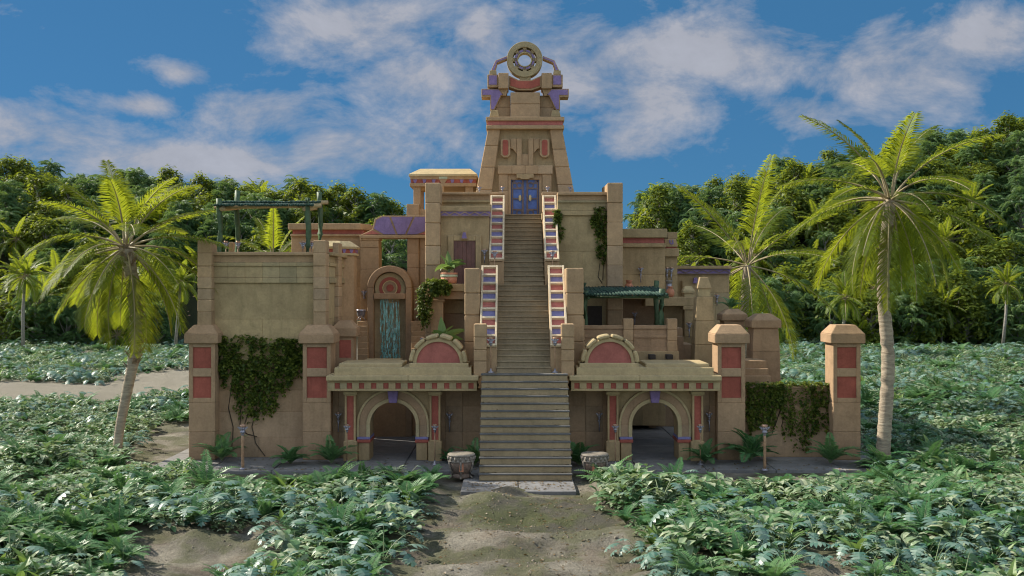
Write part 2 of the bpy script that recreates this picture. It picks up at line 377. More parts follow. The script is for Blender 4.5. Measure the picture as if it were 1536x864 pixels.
# ---------------- the two arched gates
def gate(s, side):
    m = mir(s); d = 51.0
    t = thing('arched_gate', 'stone arched gateway with a red half-round crest, %s of the lower steps' % side, 'gateway', (X(m(590), d), d, 0))
    cx = X(m(589), d); k = d / F; zs = Z(638, d); ri, ro = 35 * k, 51 * k
    # wall with an arched opening, cut as polygons left and right of the axis
    w = MB()
    for sg in (-1, 1):
        arc = [(cx + sg * ri * math.cos(R(a)), zs + ri * math.sin(R(a))) for a in range(0, 91, 6)]
        w.prism([(cx + sg * ri, 0), (cx + sg * ri, zs)] + arc[1:] + [(cx, Z(584, d)), (cx + sg * 58 * k, Z(584, d)), (cx + sg * 58 * k, 0)], d + 0.25, d + 1.5)
    part(t, 'wall', w, 'tan', 0)
    r = MB(); r.ringseg(cx, zs, 40 * k, ro, 0, 180, d + 0.12, d + 0.24, 28)
    for sg in (-1, 1): r.box(cx + sg * 40 * k, cx + sg * ro, d + 0.12, d + 0.24, Z(656, d), zs)
    part(t, 'arch_band', r, 'brown', 0.012)
    r = MB(); r.ringseg(cx, zs, ri - 0.02, 40 * k, 0, 180, d + 0.05, d + 0.26, 28)
    for sg in (-1, 1): r.box(cx + sg * (ri - 0.02), cx + sg * 40 * k, d + 0.05, d + 0.26, Z(656, d), zs)
    part(t, 'arch_moulding', r, 'trim', 0.012)
    r = MB(); r.ringseg(cx, zs, ro + 0.003, ro + 0.12, 0, 180, d + 0.08, d + 0.26, 28)
    for sg in (-1, 1): r.box(cx + sg * (ro + 0.003), cx + sg * (ro + 0.12), d + 0.08, d + 0.26, Z(656, d), zs)
    part(t, 'arch_moulding', r, 'trim', 0.012)
    for sg in (-1, 1):
        a, b = cx + sg * (ri - 0.06), cx + sg * (ro + 0.10)
        q = part(t, 'impost', MB().box(a, b, d - 0.02, d + 1.55, Z(664, d), Z(659.4, d)), 'red', 0.012)
        part(q, 'upper_band', MB().box(a + sg * .02, b - sg * .02, d + 0.0, d + 1.53, Z(659.3, d), Z(655.5, d)), 'blue', 0.012)
        part(t, 'pedestal', MB().box(cx + sg * (ri + 0.01), cx + sg * (ro + 0.03), d + 0.06, d + 0.28, 0, Z(664.1, d)), 'tan')
    key = [(m(581), 586.5), (m(597), 586.5), (m(595), 604.5), (m(583.5), 604.5)]
    part(t, 'keystone', MB().pprism(key, d - 0.12, 0.5), 'purple', 0.02)
    for c in (525.2, 652.5):
        q = part(t, 'pilaster', MB(), 'tan', 0) if 0 else None
        pl = MB(); pbm(pl, m, c - 8.2, c - 5.2, 592.5, 662, d - 0.1, 0.36); pbm(pl, m, c + 5.2, c + 8.2, 592.5, 662, d - 0.1, 0.36)
        pbm(pl, m, c - 5.2, c + 5.2, 592.5, 594.2, d - 0.1, 0.36); pbm(pl, m, c - 5.2, c + 5.2, 660, 662, d - 0.1, 0.36)
        q = part(t, 'pilaster', pl, 'tan', 0.012)
        part(q, 'panel', pbm(MB(), m, c - 5.2, c + 5.2, 594.2, 660, d - 0.02, 0.25), 'red', 0)
        part(q, 'capital', pbm(MB(), m, c - 10.2, c + 10.2, 587, 592.4, d - 0.2, 0.47), 'trim')
        part(q, 'base', pbm(MB(), m, c - 10.2, c + 10.2, 662.1, gy(d - 0.2), d - 0.2, 0.47), 'tan')
    # recessed wings right and left of the arch
    for cols in (((490, 508), (508, 533)), ((645, 668), (668, 694), (694, 722))):
        wg = MB()
        for a, b in cols:
            for q0, q1 in ((584, 609), (609, 648), (648, 690)): pbm(wg, m, a, b - .15, q0, q1 - .15, d + 0.9, 0.6)
        part(t, 'wing_wall', wg, 'brown', 0.012)
    # entablature
    e = MB(); pbm(e, m, 492, 715.5, 571.5, 574.4, d - 1.0, 2.8); pbm(e, m, 492, 715.5, 583.2, 586.5, d - 1.0, 2.8); pbm(e, m, 493.4, 714, 574.2, 583.4, d - 0.86, 2.6)
    for i in range(13):
        c = 492 + 10.5 / 2 - 0.6 + i * 18.25; pbm(e, m, max(492, c - 5.2), min(715.5, c + 5.2), 574.3, 583.3, d - 1.0, 0.2)
    f = part(t, 'frieze', e, 'olive', 0.015)
    for i in range(12):
        c = 492 + 13.8 + i * 18.25; part(f, 'red_panel', pbm(MB(), m, c - 4, c + 4, 574.4, 583.2, d - 0.93, 0.1), 'red', 0)
    part(t, 'cornice', pbm(MB(), m, 489, 612, 563.7, 571.4, d - 1.2, 3.3), 'trim', 0.03)
    part(t, 'cornice', pbm(MB(), m, 612.1, 718, 563.7, 571.4, d - 1.19, 3.3), 'trim', 0.03)
    part(t, 'attic_step', pbm(MB(), m, 501.5, 707, 551.5, 563.8, d - 0.85, 2.7), 'trim', 0.03)
    part(t, 'attic_step', pbm(MB(), m, 508, 603, 545.2, 551.6, d - 0.55, 2.6), 'trim', 0.04)
    part(t, 'attic_step', pbm(MB(), m, 613.5, 703, 545.0, 551.6, d - 0.6, 2.6), 'trim', 0.03)
    # half-round crest
    dl = d - 0.25; kl = dl / F; cl = X(m(657.5), dl); zl = Z(545.2, dl)
    c = part(t, 'crest', MB().ringseg(cl, zl, 32.6 * kl, 38 * kl, 0, 180, dl - 0.1, dl + 0.75, 30), 'trim', 0.015)
    part(c, 'crest_panel', MB().disc(cl, zl, 32.7 * kl, 0, 180, dl + 0.02, dl + 0.7, 30), 'pink', 0)
    for i in range(6):
        a0 = 2 + i * 29.6
        part(c, 'voussoir', MB().ringseg(cl, zl, 38.1 * kl, 44.2 * kl, a0, a0 + 25.5, dl - 0.25, dl + 0.9, 5), 'trim', 0.06)
    return t
gate(1, 'left'); gate(-1, 'right')

# ---------------- front pillars with red panels
def red_pillar(p0, p1, label):
    d = 51.2; w = (p1 - p0) * d / F
    x0, x1 = X(p0, d), X(p1, d)
    t = thing('gate_pillar', label, 'pillar', ((x0 + x1) / 2, d + w / 2, 0))
    sh = MB()
    for a, b in ((gy(d), 648), (648, 604)): sh.box(x0, x1, d, d + w, Z(a, d), Z(b, d) - 0.004)
    part(t, 'base', sh, 'brown', 0.025)
    fr = MB(); fx = 6 * d / F
    fr.box(x0, x0 + fx, d + .004, d + w - .004, Z(604, d), Z(515, d)); fr.box(x1 - fx, x1, d + .004, d + w - .004, Z(604, d), Z(515, d))
    for a, b in ((604, 597), (565, 552.5), (521, 515)): fr.box(x0 + fx, x1 - fx, d + .007, d + w - .007, Z(a, d), Z(b, d))
    f = part(t, 'shaft', fr, 'brown', 0.015)
    for a, b in ((597, 565), (552.5, 521)): part(f, 'red_panel', MB().box(x0 + fx, x1 - fx, d + 0.1, d + w - 0.1, Z(a, d), Z(b, d)), 'red', 0)
    o = 5.5 * d / F; i = 5.5 * d / F
    cp = MB(); cp.box(x0 - o, x1 + o, d - o, d + w + o, Z(515, d), Z(501, d))
    cp.frustum((x0 - o, x1 + o, d - o, d + w + o), (x0 + i, x1 - i, d + i, d + w - i), Z(501, d) + .002, Z(489, d) + 0.05)
    part(t, 'capital', cp, 'brown', 0.03)
red_pillar(283, 322.5, 'square pillar with two red panels at the far left end of the ivy wall')
red_pillar(454, 496, 'square pillar with two red panels between the ivy wall and the left gate')
red_pillar(1076.5, 1118, 'square pillar with two red panels against the right gate')
red_pillar(1250, 1291, 'free-standing square pillar with two red panels at the right end of the low ivy wall')

# ---------------- left front building
t = thing('terrace_building', 'tall rendered building with roof terrace, ivy hanging on its lower wall', 'building', (-12.4, 55, 0))
d = 52.0
w = MB(); wall(w, 316, 471, (424.5, 479, 545), d, 0.5, 1, 0); part(t, 'upper_wall', w, 'plaster', 0.02)
w = MB(); wall(w, 322, 455, (545.1, 585, 618, 656, gy(d)), d, 0.5, 1, 0); part(t, 'lower_wall', w, 'brown', 0.02)
w = MB(); wall(w, 316, 471, (399, 416.5), d - 0.03, 0.5, 6, 0); part(t, 'block_band', w, 'olive', 0.02)
w = MB(); wall(w, 316, 471, (416.5, 424.5), d - 0.12, 0.6, 6, 0); wall(w, 316, 471, (393.5, 399.2), d - 0.12, 0.6, 6, 0); part(t, 'moulding', w, 'olive', 0.02)
part(t, 'frieze', MB().pb(316, 471, 383, 393.6, d - 0.05, 0.5), 'block', 0.02)
part(t, 'coping', MB().pb(316, 471, 377.8, 383.1, d - 0.25, 0.9), 'block', 0.03)
for p0, p1 in ((296, 317), (469.8, 488.5)):
    w = MB(); stack(w, p0, p1, (360.5, 379.7, 399, 416, 433, 450, 468, 492), d - 0.55, 1.0, 0, 0.03); part(t, 'pilaster', w, 'block', 0.03)
xs = X(490.5, 52.2)
w = MB()
for a, b, o in ((377.8, 383, .25), (383, 393.5, .05), (393.5, 399, .12), (399, 416, .03), (416, 424.5, .12), (424.5, 479, 0), (479, 545, 0)):
    w.box(xs - 0.5, xs + o, 52.45, 58.3, Z(b, 52) + .003, Z(a, 52))
w.box(xs - 0.5, xs, 52.45, 58.3, 0, Z(545, 52)); part(t, 'side_wall', w, 'olive', 0.02)
w = MB(); stack(w, 499, 508, (364, 390, 414, 430, 445, 460, 476, 500, 540), 54.4, 1.1); part(t, 'pilaster', w, 'block', 0.03)
part(t, 'roof', MB().box(X(316, 52), xs - 0.51, 52.5, 58.2, 9.5, 9.8), 'tan', 0)
part(t, 'back_wall', MB().box(X(300, 52), xs, 58.21, 58.7, 0, 10.3), 'plaster', 0)
part(t, 'outer_wall', MB().box(X(300, 52), X(316, 52), 52.5, 58.2, 0, 10.2), 'plaster', 0)
part(t, 'parapet_block', MB().pb(343, 350, 363, 380, 56.5, 0.6), 'block', 0.02)

# ---------------- bamboo shelters
def shelter(label, loc, posts, tiers, x0, x1, n, poles_mat, post_mat, beams):
    t = thing('bamboo_shelter', label, 'shelter', loc)
    for (p, dd, z0, z1, r) in posts:
        x = X(p, dd); pts = []; 
        nseg = 7
        for i in range(nseg + 1):
            f = i / nseg; pts.append((x + 0.035 * math.sin(f * 9 + p), dd + 0.03 * math.cos(f * 7 + p), z0 + (z1 - z0) * f))
        mb = MB().tube(pts, [r * (1.0 + 0.06 * (i % 2)) for i in range(nseg + 1)], 10)
        part(t, 'post', mb, post_mat, 0)
    for a, b, ra in beams: part(t, 'beam', MB().tube([a, b], ra, 10), 'bambooend' if ra > .09 else post_mat, 0)
    for (ya, za, yb, zb) in tiers:
        mb = MB()
        for i in range(n):
            x = x0 + (x1 - x0) * (i + 0.5) / n; j = rnd.uniform(-.09, .09); r = (x1 - x0) / n * rnd.uniform(.38, .52)
            mb.tube([(x + rnd.uniform(-.03, .03), ya + j, za + rnd.uniform(-.02, .02)), (x - 0.12 + rnd.uniform(-.03, .03), yb + j, zb + rnd.uniform(-.02, .02))], r, 7, 0)
        part(t, 'roof', mb, poles_mat, 0)
    return t
dA, dB = 52.9, 55.6
shelter('green bamboo shelter on the roof terrace of the left building', (-12.5, 54, 9.8),
        [(329.5, dA, 9.8, Z(298, dA), .14), (462, dA, 9.8, Z(297, dA), .15), (356, dB, 9.8, Z(286, dB), .14), (480, dB, 9.8, Z(288, dB), .14)],
        [(52.5, Z(307.5, 52.5), 54.4, Z(306.5, 54.4)), (54.0, Z(303.5, 54.0), 55.9, Z(303, 55.9))], X(323, dA), X(471, dA), 36, 'roofbamboo', 'bamboo',
        [((X(333, 52.8), 52.75, Z(313.5, 52.8)), (X(358, 56), 56.2, Z(311, 56.2)), .13), ((X(457, 52.8), 52.75, Z(313.5, 52.8)), (X(476, 56), 56.2, Z(311, 56.2)), .13),
         ((X(322, 53.2), 53.15, Z(310.5, 53.1)), (X(482, 53.2), 53.2, Z(308.3, 53.2)), .11), ((X(336, 55.3), 55.35, Z(306.5, 55.3)), (X(492, 55.3), 55.3, Z(303.5, 55.3)), .11)])
dA, dB = 55.1, 57.6
shelter('green bamboo canopy over the balcony on the right of the steps', (6.0, 56, 5.6),
        [(878.5, dA, 5.5, Z(436, dA), .11), (992.5, dA, 5.5, Z(433, dA), .15), (984.5, dB, 5.5, Z(421, dB), .14), (877, dB, 5.5, Z(424, dB), .11)],
        [(54.7, Z(442.3, 54.7), 56.4, Z(436.5, 56.4)), (56.2, Z(436.6, 56.2), 58.0, Z(431, 58.0))], X(876, dA), X(1001, dA), 26, 'roofbamboo', 'bamboo',
        [((X(882.5, 54.9), 54.8, Z(447.3, 54.8)), (X(882.5, 54.9), 57.9, Z(441.5, 57.9)), .09), ((X(989, 54.9), 54.8, Z(447.3, 54.8)), (X(989, 54.9), 57.9, Z(441.5, 57.9)), .09),
         ((X(874, 55.2), 55.2, Z(445.3, 55.2)), (X(1003, 55.2), 55.2, Z(445.3, 55.2)), .085)])

# ---------------- waterfall shrine
d = 59.2; k = d / F
t = thing('waterfall_shrine', 'round-topped stone niche with red and gold target rings above falling water', 'shrine', (X(584, d), d, 0))
cx = X(584.2, d); zc = Z(432, d)
b = MB(); b.ringseg(cx, zc, 24 * k, 33.6 * k, 0, 180, d, d + 1.6, 30)
for sg in (-1, 1): b.box(cx + sg * 24 * k, cx + sg * 33.6 * k, d, d + 1.6, 0, zc)
part(t, 'arch_frame', b, 'brown', 0.03)
part(t, 'back_panel', MB().box(cx - 24.2 * k, cx + 24.2 * k, d + 0.55, d + 1.5, 0, zc + 24.2 * k), 'tan', 0)
tg = part(t, 'target', MB().disc(cx, zc, 23 * k, 0, 360, d + 0.32, d + 0.56, 40), 'olive', 0.01)
part(tg, 'ring', MB().ringseg(cx, zc, 11.4 * k, 16.5 * k, 0, 360, d + 0.26, d + 0.4, 36), 'red', 0.01)
part(tg, 'ring', MB().ringseg(cx, zc, 10.2 * k, 11.3 * k, 0, 360, d + 0.2, d + 0.4, 36), 'gold', 0)
part(tg, 'ring', MB().ringseg(cx, zc, 5.5 * k, 10.1 * k, 0, 360, d + 0.26, d + 0.4, 30), 'brown', 0.01)
part(tg, 'hub', MB().disc(cx, zc, 5.4 * k, 0, 360, d + 0.22, d + 0.4, 24), 'red', 0.01)
part(t, 'lintel', MB().pb(560.4, 608, 440, 448.8, d - 0.06, 0.95), 'brown', 0.03)
part(t, 'infill', MB().box(cx - 24 * k, cx + 24 * k, d + 0.02, d + 0.5, 0, 4.4), 'court', 0)
wm = MB()
for j in range(2):
    y = d + 0.2 + 0.14 * j; n = 26
    vs = []; fs = []
    for i in range(n + 1):
        f = i / n; z = Z(448.5, d) + (Z(541, d) - Z(448.5, d)) * f; hw = (14.5 + 1.0 * f) * k
        for q in range(9):
            x = cx + (q / 4 - 1) * hw; vs.append((x, y + 0.03 * math.sin(q * 2.1 + j) + 0.05 * f * math.sin(i * 1.3 + q), z))
    for i in range(n):
        for q in range(8): fs.append((i * 9 + q, i * 9 + q + 1, (i + 1) * 9 + q + 1, (i + 1) * 9 + q))
    wm.add(vs, fs, 0, True)
o = solo('waterfall', wm, 'water', 'thin turquoise curtain of water falling in the round-topped niche', 'waterfall'); 
w = MB(); w.box(X(546, 54.2), X(601, 54.2), 54.0, 55.3, Z(542.5, 54), Z(540, 54))
solo('stone_slab', w, 'trim', 'pale flat stone slab below the waterfall, behind the left gate roof', 'slab', bevel=0.03)
for p0, p1, side in ((536, 551.5, 'left'), (616.5, 641, 'right')):
    t = thing('side_steps', 'narrow stone steps beside the waterfall niche, on its %s' % side, 'steps', (X((p0 + p1) / 2, 58), 58, 0))
    rows = (482, 489, 497, 505, 514, 523, 532, 548)
    for i in range(7): part(t, 'step', MB().pb(p0, p1, rows[i], 560, 59.0 - 0.28 * i, 0.6), 'block', 0.02)

# ---------------- courtyard walls behind the gates
t = thing('courtyard_wall', 'brown stone wall at the back of the courtyard seen through the left arch', 'wall', (X(580, 59.9), 59.9, 0))
w = MB(); wall(w, 500, 552, (545, 600, gy(59.6)), 59.6, 0.5, 2); wall(w, 616, 700, (545, 600, gy(59.6)), 59.6, 0.5, 3); part(t, 'masonry', w, 'court', 0.02)
t = thing('courtyard_wall', 'stone wall at the back of the shaded courtyard seen through the right arch', 'wall', (X(1010, 63.6), 63.6, 0))
w = MB(); wall(w, 973, 1120, (560, 600, gy(63.6)), 63.6, 0.5, 3); w.pb(860, 940, 540, gy(63.6), 63.6, .5); part(t, 'masonry', w, 'brown', 0.02)
part(t, 'pier', MB().pb(973, 984.5, 560, gy(62.9), 62.9, 0.65), 'brown', 0.03)
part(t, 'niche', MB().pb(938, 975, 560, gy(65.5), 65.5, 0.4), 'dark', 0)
def barrel(px, q0, q1, dd, r, label):
    x = X(px, dd); z0 = 0.01; z1 = z0 + (q1 - q0) * dd / F
    t = thing('barrel', label, 'barrel', (x, dd, 0))
    h = z1 - z0
    part(t, 'staves', MB().lathe([(r * .86, z0), (r * .97, z0 + h * .25), (r, z0 + h * .5), (r * .97, z0 + h * .75), (r * .86, z1)], x, dd, 16), 'wood', 0)
    for f in (.2, .78): part(t, 'hoop', MB().lathe([(r * .97, z0 + h * f - .03), (r * 1.02, z0 + h * f), (r * .98, z0 + h * f + .05)], x, dd, 16), 'copper', 0)
barrel(963.5, 613.5, 638, 64.2, .36, 'large dark barrel in the niche seen through the right arch')
barrel(949, 627, 638, 64.4, .2, 'small keg beside the large barrel seen through the right arch')

# ---------------- small red-panel pillar, kiosk, rear left buildings
d = 53.4
t = thing('short_pillar', 'short capped pillar with a red panel behind the left gate, near the brazier', 'pillar', (X(515, d), d, 3.5))
part(t, 'shaft', MB().pb(502, 530, 505, 575, d, 1.1), 'brown'); part(t, 'red_panel', MB().pb(509, 526.5, 510, 536.5, d - 0.012, 0.2), 'red', 0)
c = MB(); x0, x1 = X(497, d), X(535, d); c.box(x0, x1, d - .15, d + 1.25, Z(505, d), Z(492.5, d)); c.frustum((x0, x1, d - .15, d + 1.25), (x0 + .35, x1 - .35, d + .2, d + .9), Z(492.5, d) + .002, Z(481, d)); part(t, 'capital', c, 'brown', 0.03)
d = 57.0; k = d / F; x = X(499, d)
t = thing('corner_kiosk', 'eight-sided kiosk with a red and violet frieze behind the left building', 'kiosk', (x, d + 1, 0))
def oct(mb, r0, z0, r1, z1, mi=0):
    vs = [(x + r * math.cos(PI / 8 + i * PI / 4), d + 1 + r * math.sin(PI / 8 + i * PI / 4), z) for r, z in ((r0, z0), (r1, z1)) for i in range(8)]
    return mb.add(vs, [tuple(range(7, -1, -1)), tuple(range(8, 16))] + [(i, (i + 1) % 8, 8 + (i + 1) % 8, 8 + i) for i in range(8)], mi)
K = 1.09
part(t, 'wall', oct(MB(), 30 * k * K, 0, 30 * k * K, Z(383, d)), 'block'); part(t, 'moulding', oct(MB(), 33 * k * K, Z(383, d) + .002, 33 * k * K, Z(379.5, d)), 'trim', 0.01)
f = part(t, 'frieze', oct(MB(), 31.5 * k * K, Z(379.4, d), 31.5 * k * K, Z(373.5, d)), 'red', 0)
ro = MB(); oct(ro, 34 * k * K, Z(373.4, d), 35 * k * K, Z(370, d)); oct(ro, 35 * k * K, Z(369.9, d), 22 * k * K, Z(361, d)); part(t, 'roof', ro, 'trim', 0.015)
for i in range(8):
    a0 = PI / 8 + i * PI / 4; rr = 31.5 * k * K
    for u in (.22, .72):
        p = Vector((math.cos(a0), math.sin(a0))) * (1 - u) + Vector((math.cos(a0 + PI / 4), math.sin(a0 + PI / 4))) * u
        p *= rr; nn = Vector((math.cos(a0 + PI / 8), math.sin(a0 + PI / 8))); tt = Vector((-nn.y, nn.x))
        vs = []
        for zz, hw in ((Z(379.2, d), .05), (Z(373.6, d), .14)):
            for o_, s_ in ((-.02, -1), (.025, -1), (.025, 1), (-.02, 1)): q = p + nn * o_ + tt * hw * s_; vs.append((x + q.x, d + 1 + q.y, zz))
        part(f, 'violet_plate', MB().hexa([vs[j] for j in (0, 1, 2, 3, 4, 5, 6, 7)]), 'purple', 0)

d = 61.5
t = thing('rear_building', 'long flat-roofed rear building with a red band under its cornice, behind the bamboo shelter', 'building', (X(488, d), d, 0))
w = MB(); wall(w, 437, 541, (354.4, 388, 430, 480), d, 6, 1); part(t, 'wall', w, 'block', 0.02)
part(t, 'moulding', MB().pb(435.5, 544, 351, 354.5, d - 0.2, 6.4), 'block', 0.02)
part(t, 'red_band', MB().pb(439, 545, 345, 351, d - 0.02, 6.1), 'pink', 0.01)
c = MB(); z0, z1 = Z(345, d), Z(335.7, d); x0, x1, xc = X(434, d), X(553.7, d), X(542, d)
c.add([(x0, d - .4, z0), (xc, d - .4, z0), (x1, d + .5, z0), (x1, d + 6, z0), (x0, d + 6, z0), (x0, d - .4, z1), (xc, d - .4, z1), (x1, d + .5, z1), (x1, d + 6, z1), (x0, d + 6, z1)],
      [(4, 3, 2, 1, 0), (5, 6, 7, 8, 9)] + [(i, (i + 1) % 5, 5 + (i + 1) % 5, 5 + i) for i in range(5)]); part(t, 'cornice', c, 'block', 0.03)

d = 60.4
t = thing('violet_gateway', 'tall open gateway with violet trapezoid panels over its beam, left of the steps', 'gateway', (X(590, d), d, 0))
w = MB(); stack(w, 540.5, 568.5, (371, 404, 440, 480, 560), d, 1.3); part(t, 'pier', w, 'block', 0.03)
w = MB(); w.pb(541, 568, 360, 371.1, d - 0.03, 1.3); w.pb(540, 569, 357, 360.2, d - 0.1, 1.4); part(t, 'capital', w, 'block', 0.02)
w = MB(); stack(w, 610.7, 628.4, (357, 380, 402, 430, 480, 560), d, 1.0); stack(w, 628.6, 640, (357, 402, 450, 560), d + .2, 1.0); part(t, 'pier', w, 'brown', 0.03)
part(t, 'beam', MB().pb(539.5, 639, 352.4, 357.1, d - 0.2, 1.6), 'block', 0.02)
bd = part(t, 'crest', MB().pprism([(558.5, 344), (562, 328.5), (573, 323.5), (639, 323.5), (639, 352.3), (541, 352.3)], d, 1.0), 'block', 0.02)
def inset(pts, dd, dep=0.12, mat='purple'): return part(bd, 'violet_panel' if mat == 'purple' else 'red_panel', MB().pprism(pts, dd, dep), mat, 0)
inset([(561, 343), (564.5, 330), (574, 325.3), (583.5, 325.3), (593.5, 351.4), (576, 351.4)], d - 0.06)
inset([(586.5, 325.3), (619.5, 325.3), (607.5, 351.4), (596.5, 351.4)], d - 0.06)
inset([(622.5, 325.3), (638.8, 325.3), (638.8, 346), (625, 351.4), (610.5, 351.4)], d - 0.06)
inset([(546, 351.4), (559, 345.6), (571, 351.4)], d - 0.06, .12, 'pink')
inset([(628, 351.6), (638.8, 347.5), (638.8, 351.6)], d - 0.06, .12, 'pink')

# ---------------- main block with the upper terrace
d = 58.5
t = thing('main_temple_block', 'large stone block with parapet and corner pilasters that carries the tower', 'building', (0.6, 64, 0))
w = MB(); wall(w, 836.5, 912, (323, 377.5, 432, 500, 560), d, 8, 1); part(t, 'front_wall', w, 'plaster', 0.02)
w = MB(); wall(w, 836.5, 912, (303.8, 316), d - 0.04, 1, 4); part(t, 'block_band', w, 'olive', 0.015)
w = MB(); wall(w, 836.5, 912, (316, 323.1), d - 0.14, 1, 4); w.pb(836.5, 912, 300.5, 303.9, d - 0.16, 1); part(t, 'moulding', w, 'olive', 0.015)
part(t, 'frieze', MB().pb(836.5, 912, 292.3, 300.6, d - 0.08, 1), 'block', 0.015); part(t, 'return_coping', MB().pb(813, 836, 287.8, 292.4, 60.85, 1.2), 'block', 0.02); part(t, 'return_frieze', MB().pb(813.5, 836, 292.4, 330, 61.0, 1.0), 'block', 0.02); part(t, 'coping', MB().pb(836.5, 912, 287.8, 292.4, d - 0.3, 1.3), 'block', 0.02)
w = MB(); stack(w, 911, 934.3, (274, 304, 333.6, 368.7, 398, 430, 465, 500, 560), d - 0.6, 1.7, 0, 0.035); part(t, 'pilaster', w, 'block', 0.04)
part(t, 'pilaster', MB().pb(905, 913, 279.5, 300, d + 7, 1.0), 'block', 0.03)
part(t, 'side_wall', MB().box(X(912, d), X(930, d), d + 1.2, d + 9, 0, 13.9), 'block', 0.02)
w = MB(); wall(w, 655, 734.6, (303.6, 330, 480, 560), d, 8, 1); part(t, 'front_wall', w, 'plaster', 0.02)
w = MB(); w.pb(655, 734.6, 300, 303.7, d - 0.16, 1); part(t, 'moulding', w, 'olive', 0.015)
part(t, 'frieze', MB().pb(655, 734.6, 291.8, 300.1, d - 0.08, 1), 'block', 0.015); part(t, 'return_coping', MB().pb(734, 757, 288, 291.9, 60.85, 1.2), 'block', 0.02); part(t, 'return_frieze', MB().pb(734, 756.5, 292, 330, 61.0, 1.0), 'block', 0.02); part(t, 'coping', MB().pb(655, 734.6, 288, 291.9, d - 0.3, 1.3), 'block', 0.02)
w = MB(); stack(w, 637.7, 660, (274, 304.6, 334.4, 368.5, 397.7, 430, 465, 500, 560), 56.3, 1.8, 0, 0.035); part(t, 'pilaster', w, 'block', 0.04)
part(t, 'pilaster', MB().pb(656, 664, 277, 300, d + 4, 1.0), 'block', 0.03)
part(t, 'terrace_floor', MB().box(X(655, d), X(757, 60), d + 1.01, 76, Z3 - 0.4, Z3), 'tan', 0)
part(t, 'terrace_floor', MB().box(X(813, 60), X(930, d), d + 1.01, 76, Z3 - 0.4, Z3 - .004), 'tan', 0)
part(t, 'terrace_floor', MB().box(X(757.1, 60), X(812.9, 60), 61.85, 76, Z3 - 0.4, Z3 - .008), 'tan', 0)
part(t, 'back_wall', MB().box(X(640, d), X(930, d), 76, 77, 0, 13.5), 'block', 0)
w = MB()
for i in range(14):
    p = 833 + i * 5.6
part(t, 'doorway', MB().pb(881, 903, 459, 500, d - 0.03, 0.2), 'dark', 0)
t = thing('portal_house', 'small projecting stone house with a brown plank door and violet zigzag band', 'building', (X(697, 56.9), 56.9, Z2))
d = 56.9
part(t, 'wall', MB().pb(661, 733.5, 324.5, 470, d, 1.7), 'tan', 0.02)
part(t, 'cornice', MB().pb(659, 735.5, 308.8, 316.1, d - 0.2, 1.9), 'tan', 0.02)
f = part(t, 'frieze', MB().pb(659.5, 735, 316, 324.6, d - 0.12, 1.8), 'purple', 0.01)
def zigzag(f, p0, p1, q0, q1, d, n, mat):
    w = MB(); step = (p1 - p0) / n; h = 0.7
    for i in range(n):
        a, b = (q0, q1) if i % 2 else (q1, q0)
        w.pprism([(p0 + i * step, a - h), (p0 + (i + 1) * step, b - h), (p0 + (i + 1) * step, b + h), (p0 + i * step, a + h)], d, 0.1)
    w.pb(p0, p1, q0 - 2.2, q0 - 1.0, d - 0.02, 0.1); w.pb(p0, p1, q1 + 1.0, q1 + 2.2, d - 0.02, 0.1)
    return part(f, 'zigzag', w, mat, 0)
zigzag(f, 659.6, 734.9, 318, 322.3, d - 0.17, 10, 'block')
w = MB(); w.pb(672, 680.4, 353, 440, d - 0.14, 0.3); w.pb(713.4, 722, 353, 440, d - 0.14, 0.3); w.pb(680.5, 713.3, 353, 361, d - 0.13, 0.3); part(t, 'door_frame', w, 'tan', 0.015)
w = MB()
for i in range(5): w.pb(680.4 + i * 6.6, 680.4 + (i + 1) * 6.6 - .25, 361, 440, d - 0.05 - 0.008 * (i % 2), 0.1)
part(t, 'door', w, 'wood', 0.008)
ks = part(t, 'keystone', MB().pprism([(693.3, 346.7), (699.6, 346.7), (702.2, 358.8), (690.6, 358.8)], d - 0.26, 0.3), 'block', 0.01)
part(ks, 'violet_plate', MB().pprism([(694.6, 348.6), (698.4, 348.6), (700.2, 357.4), (692.6, 357.4)], d - 0.29, 0.1), 'purple', 0)
t = thing('porch_ledge', 'stone ledge on a column with the potted plant on it, over a dark recess', 'ledge', (X(672, 55.2), 55.2, Z1))
d = 55.2
part(t, 'slab', MB().pb(645, 698, 425.6, 437, d, 3.0), 'tan', 0.03); part(t, 'beam', MB().pb(648, 698, 437.1, 449, d + 0.15, 2.6), 'brown', 0.02)
part(t, 'column', MB().pb(646, 665, 452.5, 580, d + 0.1, 0.7), 'block', 0.02); part(t, 'capital', MB().pb(644.5, 667, 449, 452.6, d, 0.9), 'block', 0.02)
part(t, 'recess', MB().pb(660, 700, 449, 580, d + 1.8, 0.3), 'brown', 0)

# ---------------- canopy pavilion on the terrace
d = 66.0
t = thing('roof_pavilion', 'small open pavilion with hipped tan roof and red frieze on the upper terrace', 'pavilion', (X(665, d), d, Z3))
r = MB(); r.frustum((X(613, d), X(715.8, d), d, d + 4.2), (X(627, d), X(704, d), d + 1.5, d + 3.2), Z(261, d), Z(255.6, d) + 0.28); r.pb(613, 715.8, 261, 264.6, d, 4.2); part(t, 'roof', r, 'trim', 0.02)
part(t, 'band', MB().pb(615, 714.5, 264.6, 269, d + 0.08, 4.0), 'block', 0.01)
f = part(t, 'frieze', MB().pb(615.8, 713.8, 269, 274.5, d + 0.12, 3.9), 'red', 0)
for c in (622.5, 636.5, 650.5, 678.5, 692.5, 706.5): part(f, 'violet_plate', MB().pprism([(c - 3, 269.2), (c + 3, 269.2), (c + 1.4, 274.2), (c - 1.4, 274.2)], d + 0.08, 0.1), 'purple', 0)
part(f, 'shield', MB().pprism([(658, 268), (671.5, 268), (667, 275), (662, 275)], d + 0.06, 0.12), 'block', 0)
